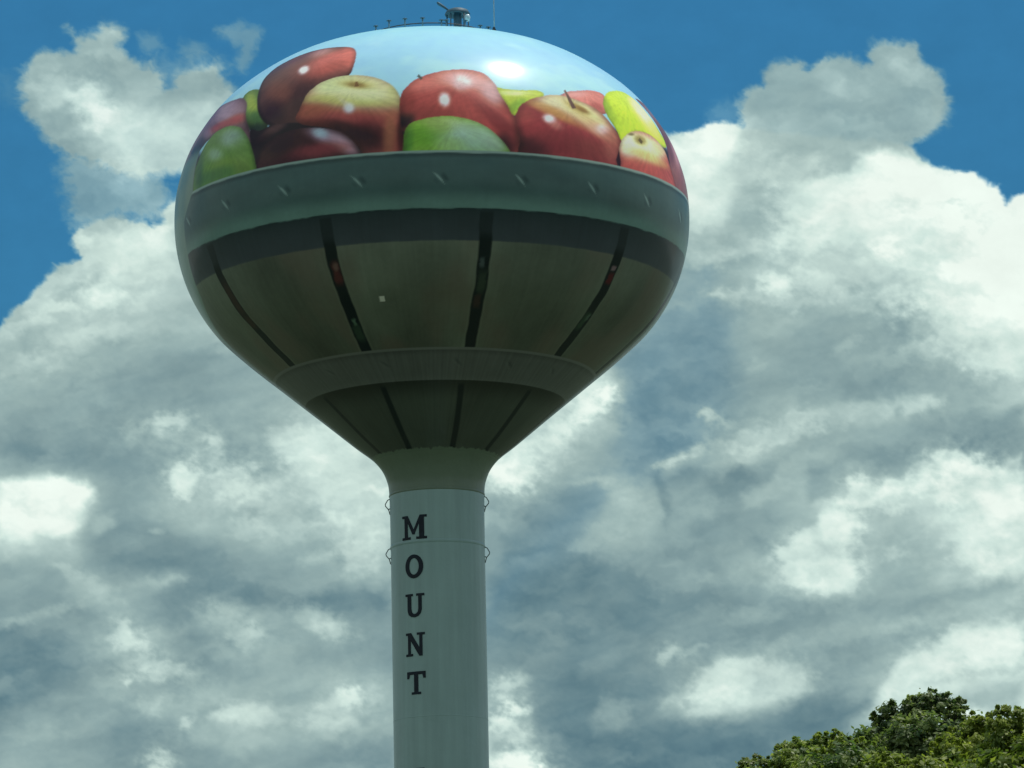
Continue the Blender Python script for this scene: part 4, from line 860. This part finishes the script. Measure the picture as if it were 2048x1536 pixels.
def make_tree(kind, d, lobes, seed):
    rg = np.random.default_rng(seed)
    xs = np.array([l[0] for l in lobes]); tops = np.array([l[1]+l[2] for l in lobes])
    cx = float(xs.mean()); ztop = float(tops.max())
    root = bpy.data.objects.new('tree', None); C.objects.link(root); root.location = (cx, d, 0)
    tag(root, TREE_LABEL[kind], 'tree', 'treetops in the corner')
    cen = []; size = []
    for x, z, r in lobes:                               # the crown's top, as it stands
        for k in range(3):
            yy = (rg.random()-.5)*1.4 if k else 0.
            cen.append((x-cx+(rg.random()-.5)*r*.5*(k > 0), yy, z-(.15+.2*rg.random())*(k > 0))); size.append(r*(1 if k == 0 else .9))
    for x, z, r in lobes:                               # sprigs that break the outline
        for k in range(3):
            t = rg.normal()*.9; cen.append((x-cx+math.sin(t)*r*1.15, (rg.random()-.5)*.8, z+math.cos(t)*r*(.55+.5*rg.random()))); size.append(r*(.22+.2*rg.random()))
    nfine = len(cen)
    spread = max(2.6, (xs.max()-xs.min())/2+1.2)
    for k in range(170):                                # the rest of the crown below and behind
        u = rg.random(); zz = ztop-.9-u*6.5
        rr = spread*math.sqrt(max(0.05, 1-((u-.45)/.62)**2))*(.35+.65*math.sqrt(rg.random()))
        t = rg.random()*2*PI
        x_, y_ = rr*math.cos(t), rr*math.sin(t)
        near = np.interp(x_+cx, np.sort(xs), tops[np.argsort(xs)])
        sz = .45+.3*rg.random()
        zz = min(zz, near-sz-.55)
        cen.append((x_, y_, zz)); size.append(sz)
    P = []; Cc = []; Nn = []
    lo, hi = (np.array(v) for v in LEAF_COL[kind])
    sz_leaf = []
    for i, ((x, y, z), r) in enumerate(zip(cen, size)):
        fine = i < nfine
        n = int((1000 if fine else 800)*max(r, .12)**1.7/(.27 if fine else .45))
        n = max(n, 40 if r > .12 else 14)
        # sub-clusters make the lobe ragged
        m = 12 if r > .2 else (6 if r > .12 else 3)
        sub = rg.normal(size=(m, 3)); sub /= np.linalg.norm(sub, axis=1)[:, None]; sub[:, 2] = abs(sub[:, 2])*.9-.15
        sub *= (r*(.5+.95*rg.random((m, 1))))
        which = rg.integers(0, m, n)
        q = rg.normal(size=(n, 3))*(r*.17*(.6+.8*rg.random((m, 1))))[which]+sub[which]
        q[:, 2] *= .85
        nn = q/(np.linalg.norm(q, axis=1)[:, None]+1e-6)+rg.normal(size=(n, 3))*.55+np.array([0, 0, .6])
        P.append(q+np.array([x, y, z])); Nn.append(nn/np.linalg.norm(nn, axis=1)[:, None])
        ton = np.clip(.5+.25*rg.normal()+.3*rg.normal(size=(m, 1))[which]+.18*rg.normal(size=(n, 1)), 0, 1)
        Cc.append(lo+(hi-lo)*ton)
        sz_leaf.append(np.full(n, .055 if fine else .075)*(.7+.6*rg.random(n)))
    P = np.vstack(P); Nn = np.vstack(Nn); Cc = np.vstack(Cc); L = np.concatenate(sz_leaf)
    T = np.cross(Nn, rg.normal(size=P.shape)); T /= np.linalg.norm(T, axis=1)[:, None]; B = np.cross(Nn, T)
    L = L[:, None]
    v0 = P-T*L; v1 = P+B*L*.55-Nn*L*.12; v2 = P+T*L*1.1-Nn*L*.25; v3 = P-B*L*.55-Nn*L*.12
    V = np.stack([v0, v1, v2, v3], 1).reshape(-1, 3)
    F = np.arange(len(V)).reshape(-1, 4)
    link('crown', fast_mesh('crown', V, F, False, np.repeat(Cc, 4, 0), 'leaf'), leaf_mat('foliage_'+kind), root)
    # trunk and limbs
    bm = bmesh.new(); fork = ztop*.42
    tube(bm, [(0, 0, -.1), (0, 0, .5), (.05, .02, fork*.5), (.1, -.05, fork), (.05, 0, ztop*.62), (0, .05, ztop-1.6)], [.34, .26, .22, .19, .13, .04], 10)
    bm_obj('trunk', bm, bark_mat, root, True)
    bm = bmesh.new()
    for i in list(range(0, 3*len(lobes), 3))+list(range(nfine, len(cen), 6)):
        x, y, z = cen[i]; zs_ = min(fork+1.+2.5*rg.random(), z-1.)
        b0 = Vector((.08, 0, zs_)); b3 = Vector((x, y, z+size[i]*.3)); mid = b0.lerp(b3, .55)+Vector((x*.25, y*.25, -.3))
        tube(bm, [b0, b0.lerp(mid, .5)+Vector((x*.08, y*.08, 0)), mid, mid.lerp(b3, .6)+Vector((.05, 0, .05)), b3], [.085, .065, .045, .022, .006], 6)
    bm_obj('limbs', bm, bark_mat, root, True)
for i, (kind, d, lobes) in enumerate(TREES):
    make_tree(kind, d, lobes, 11+i)
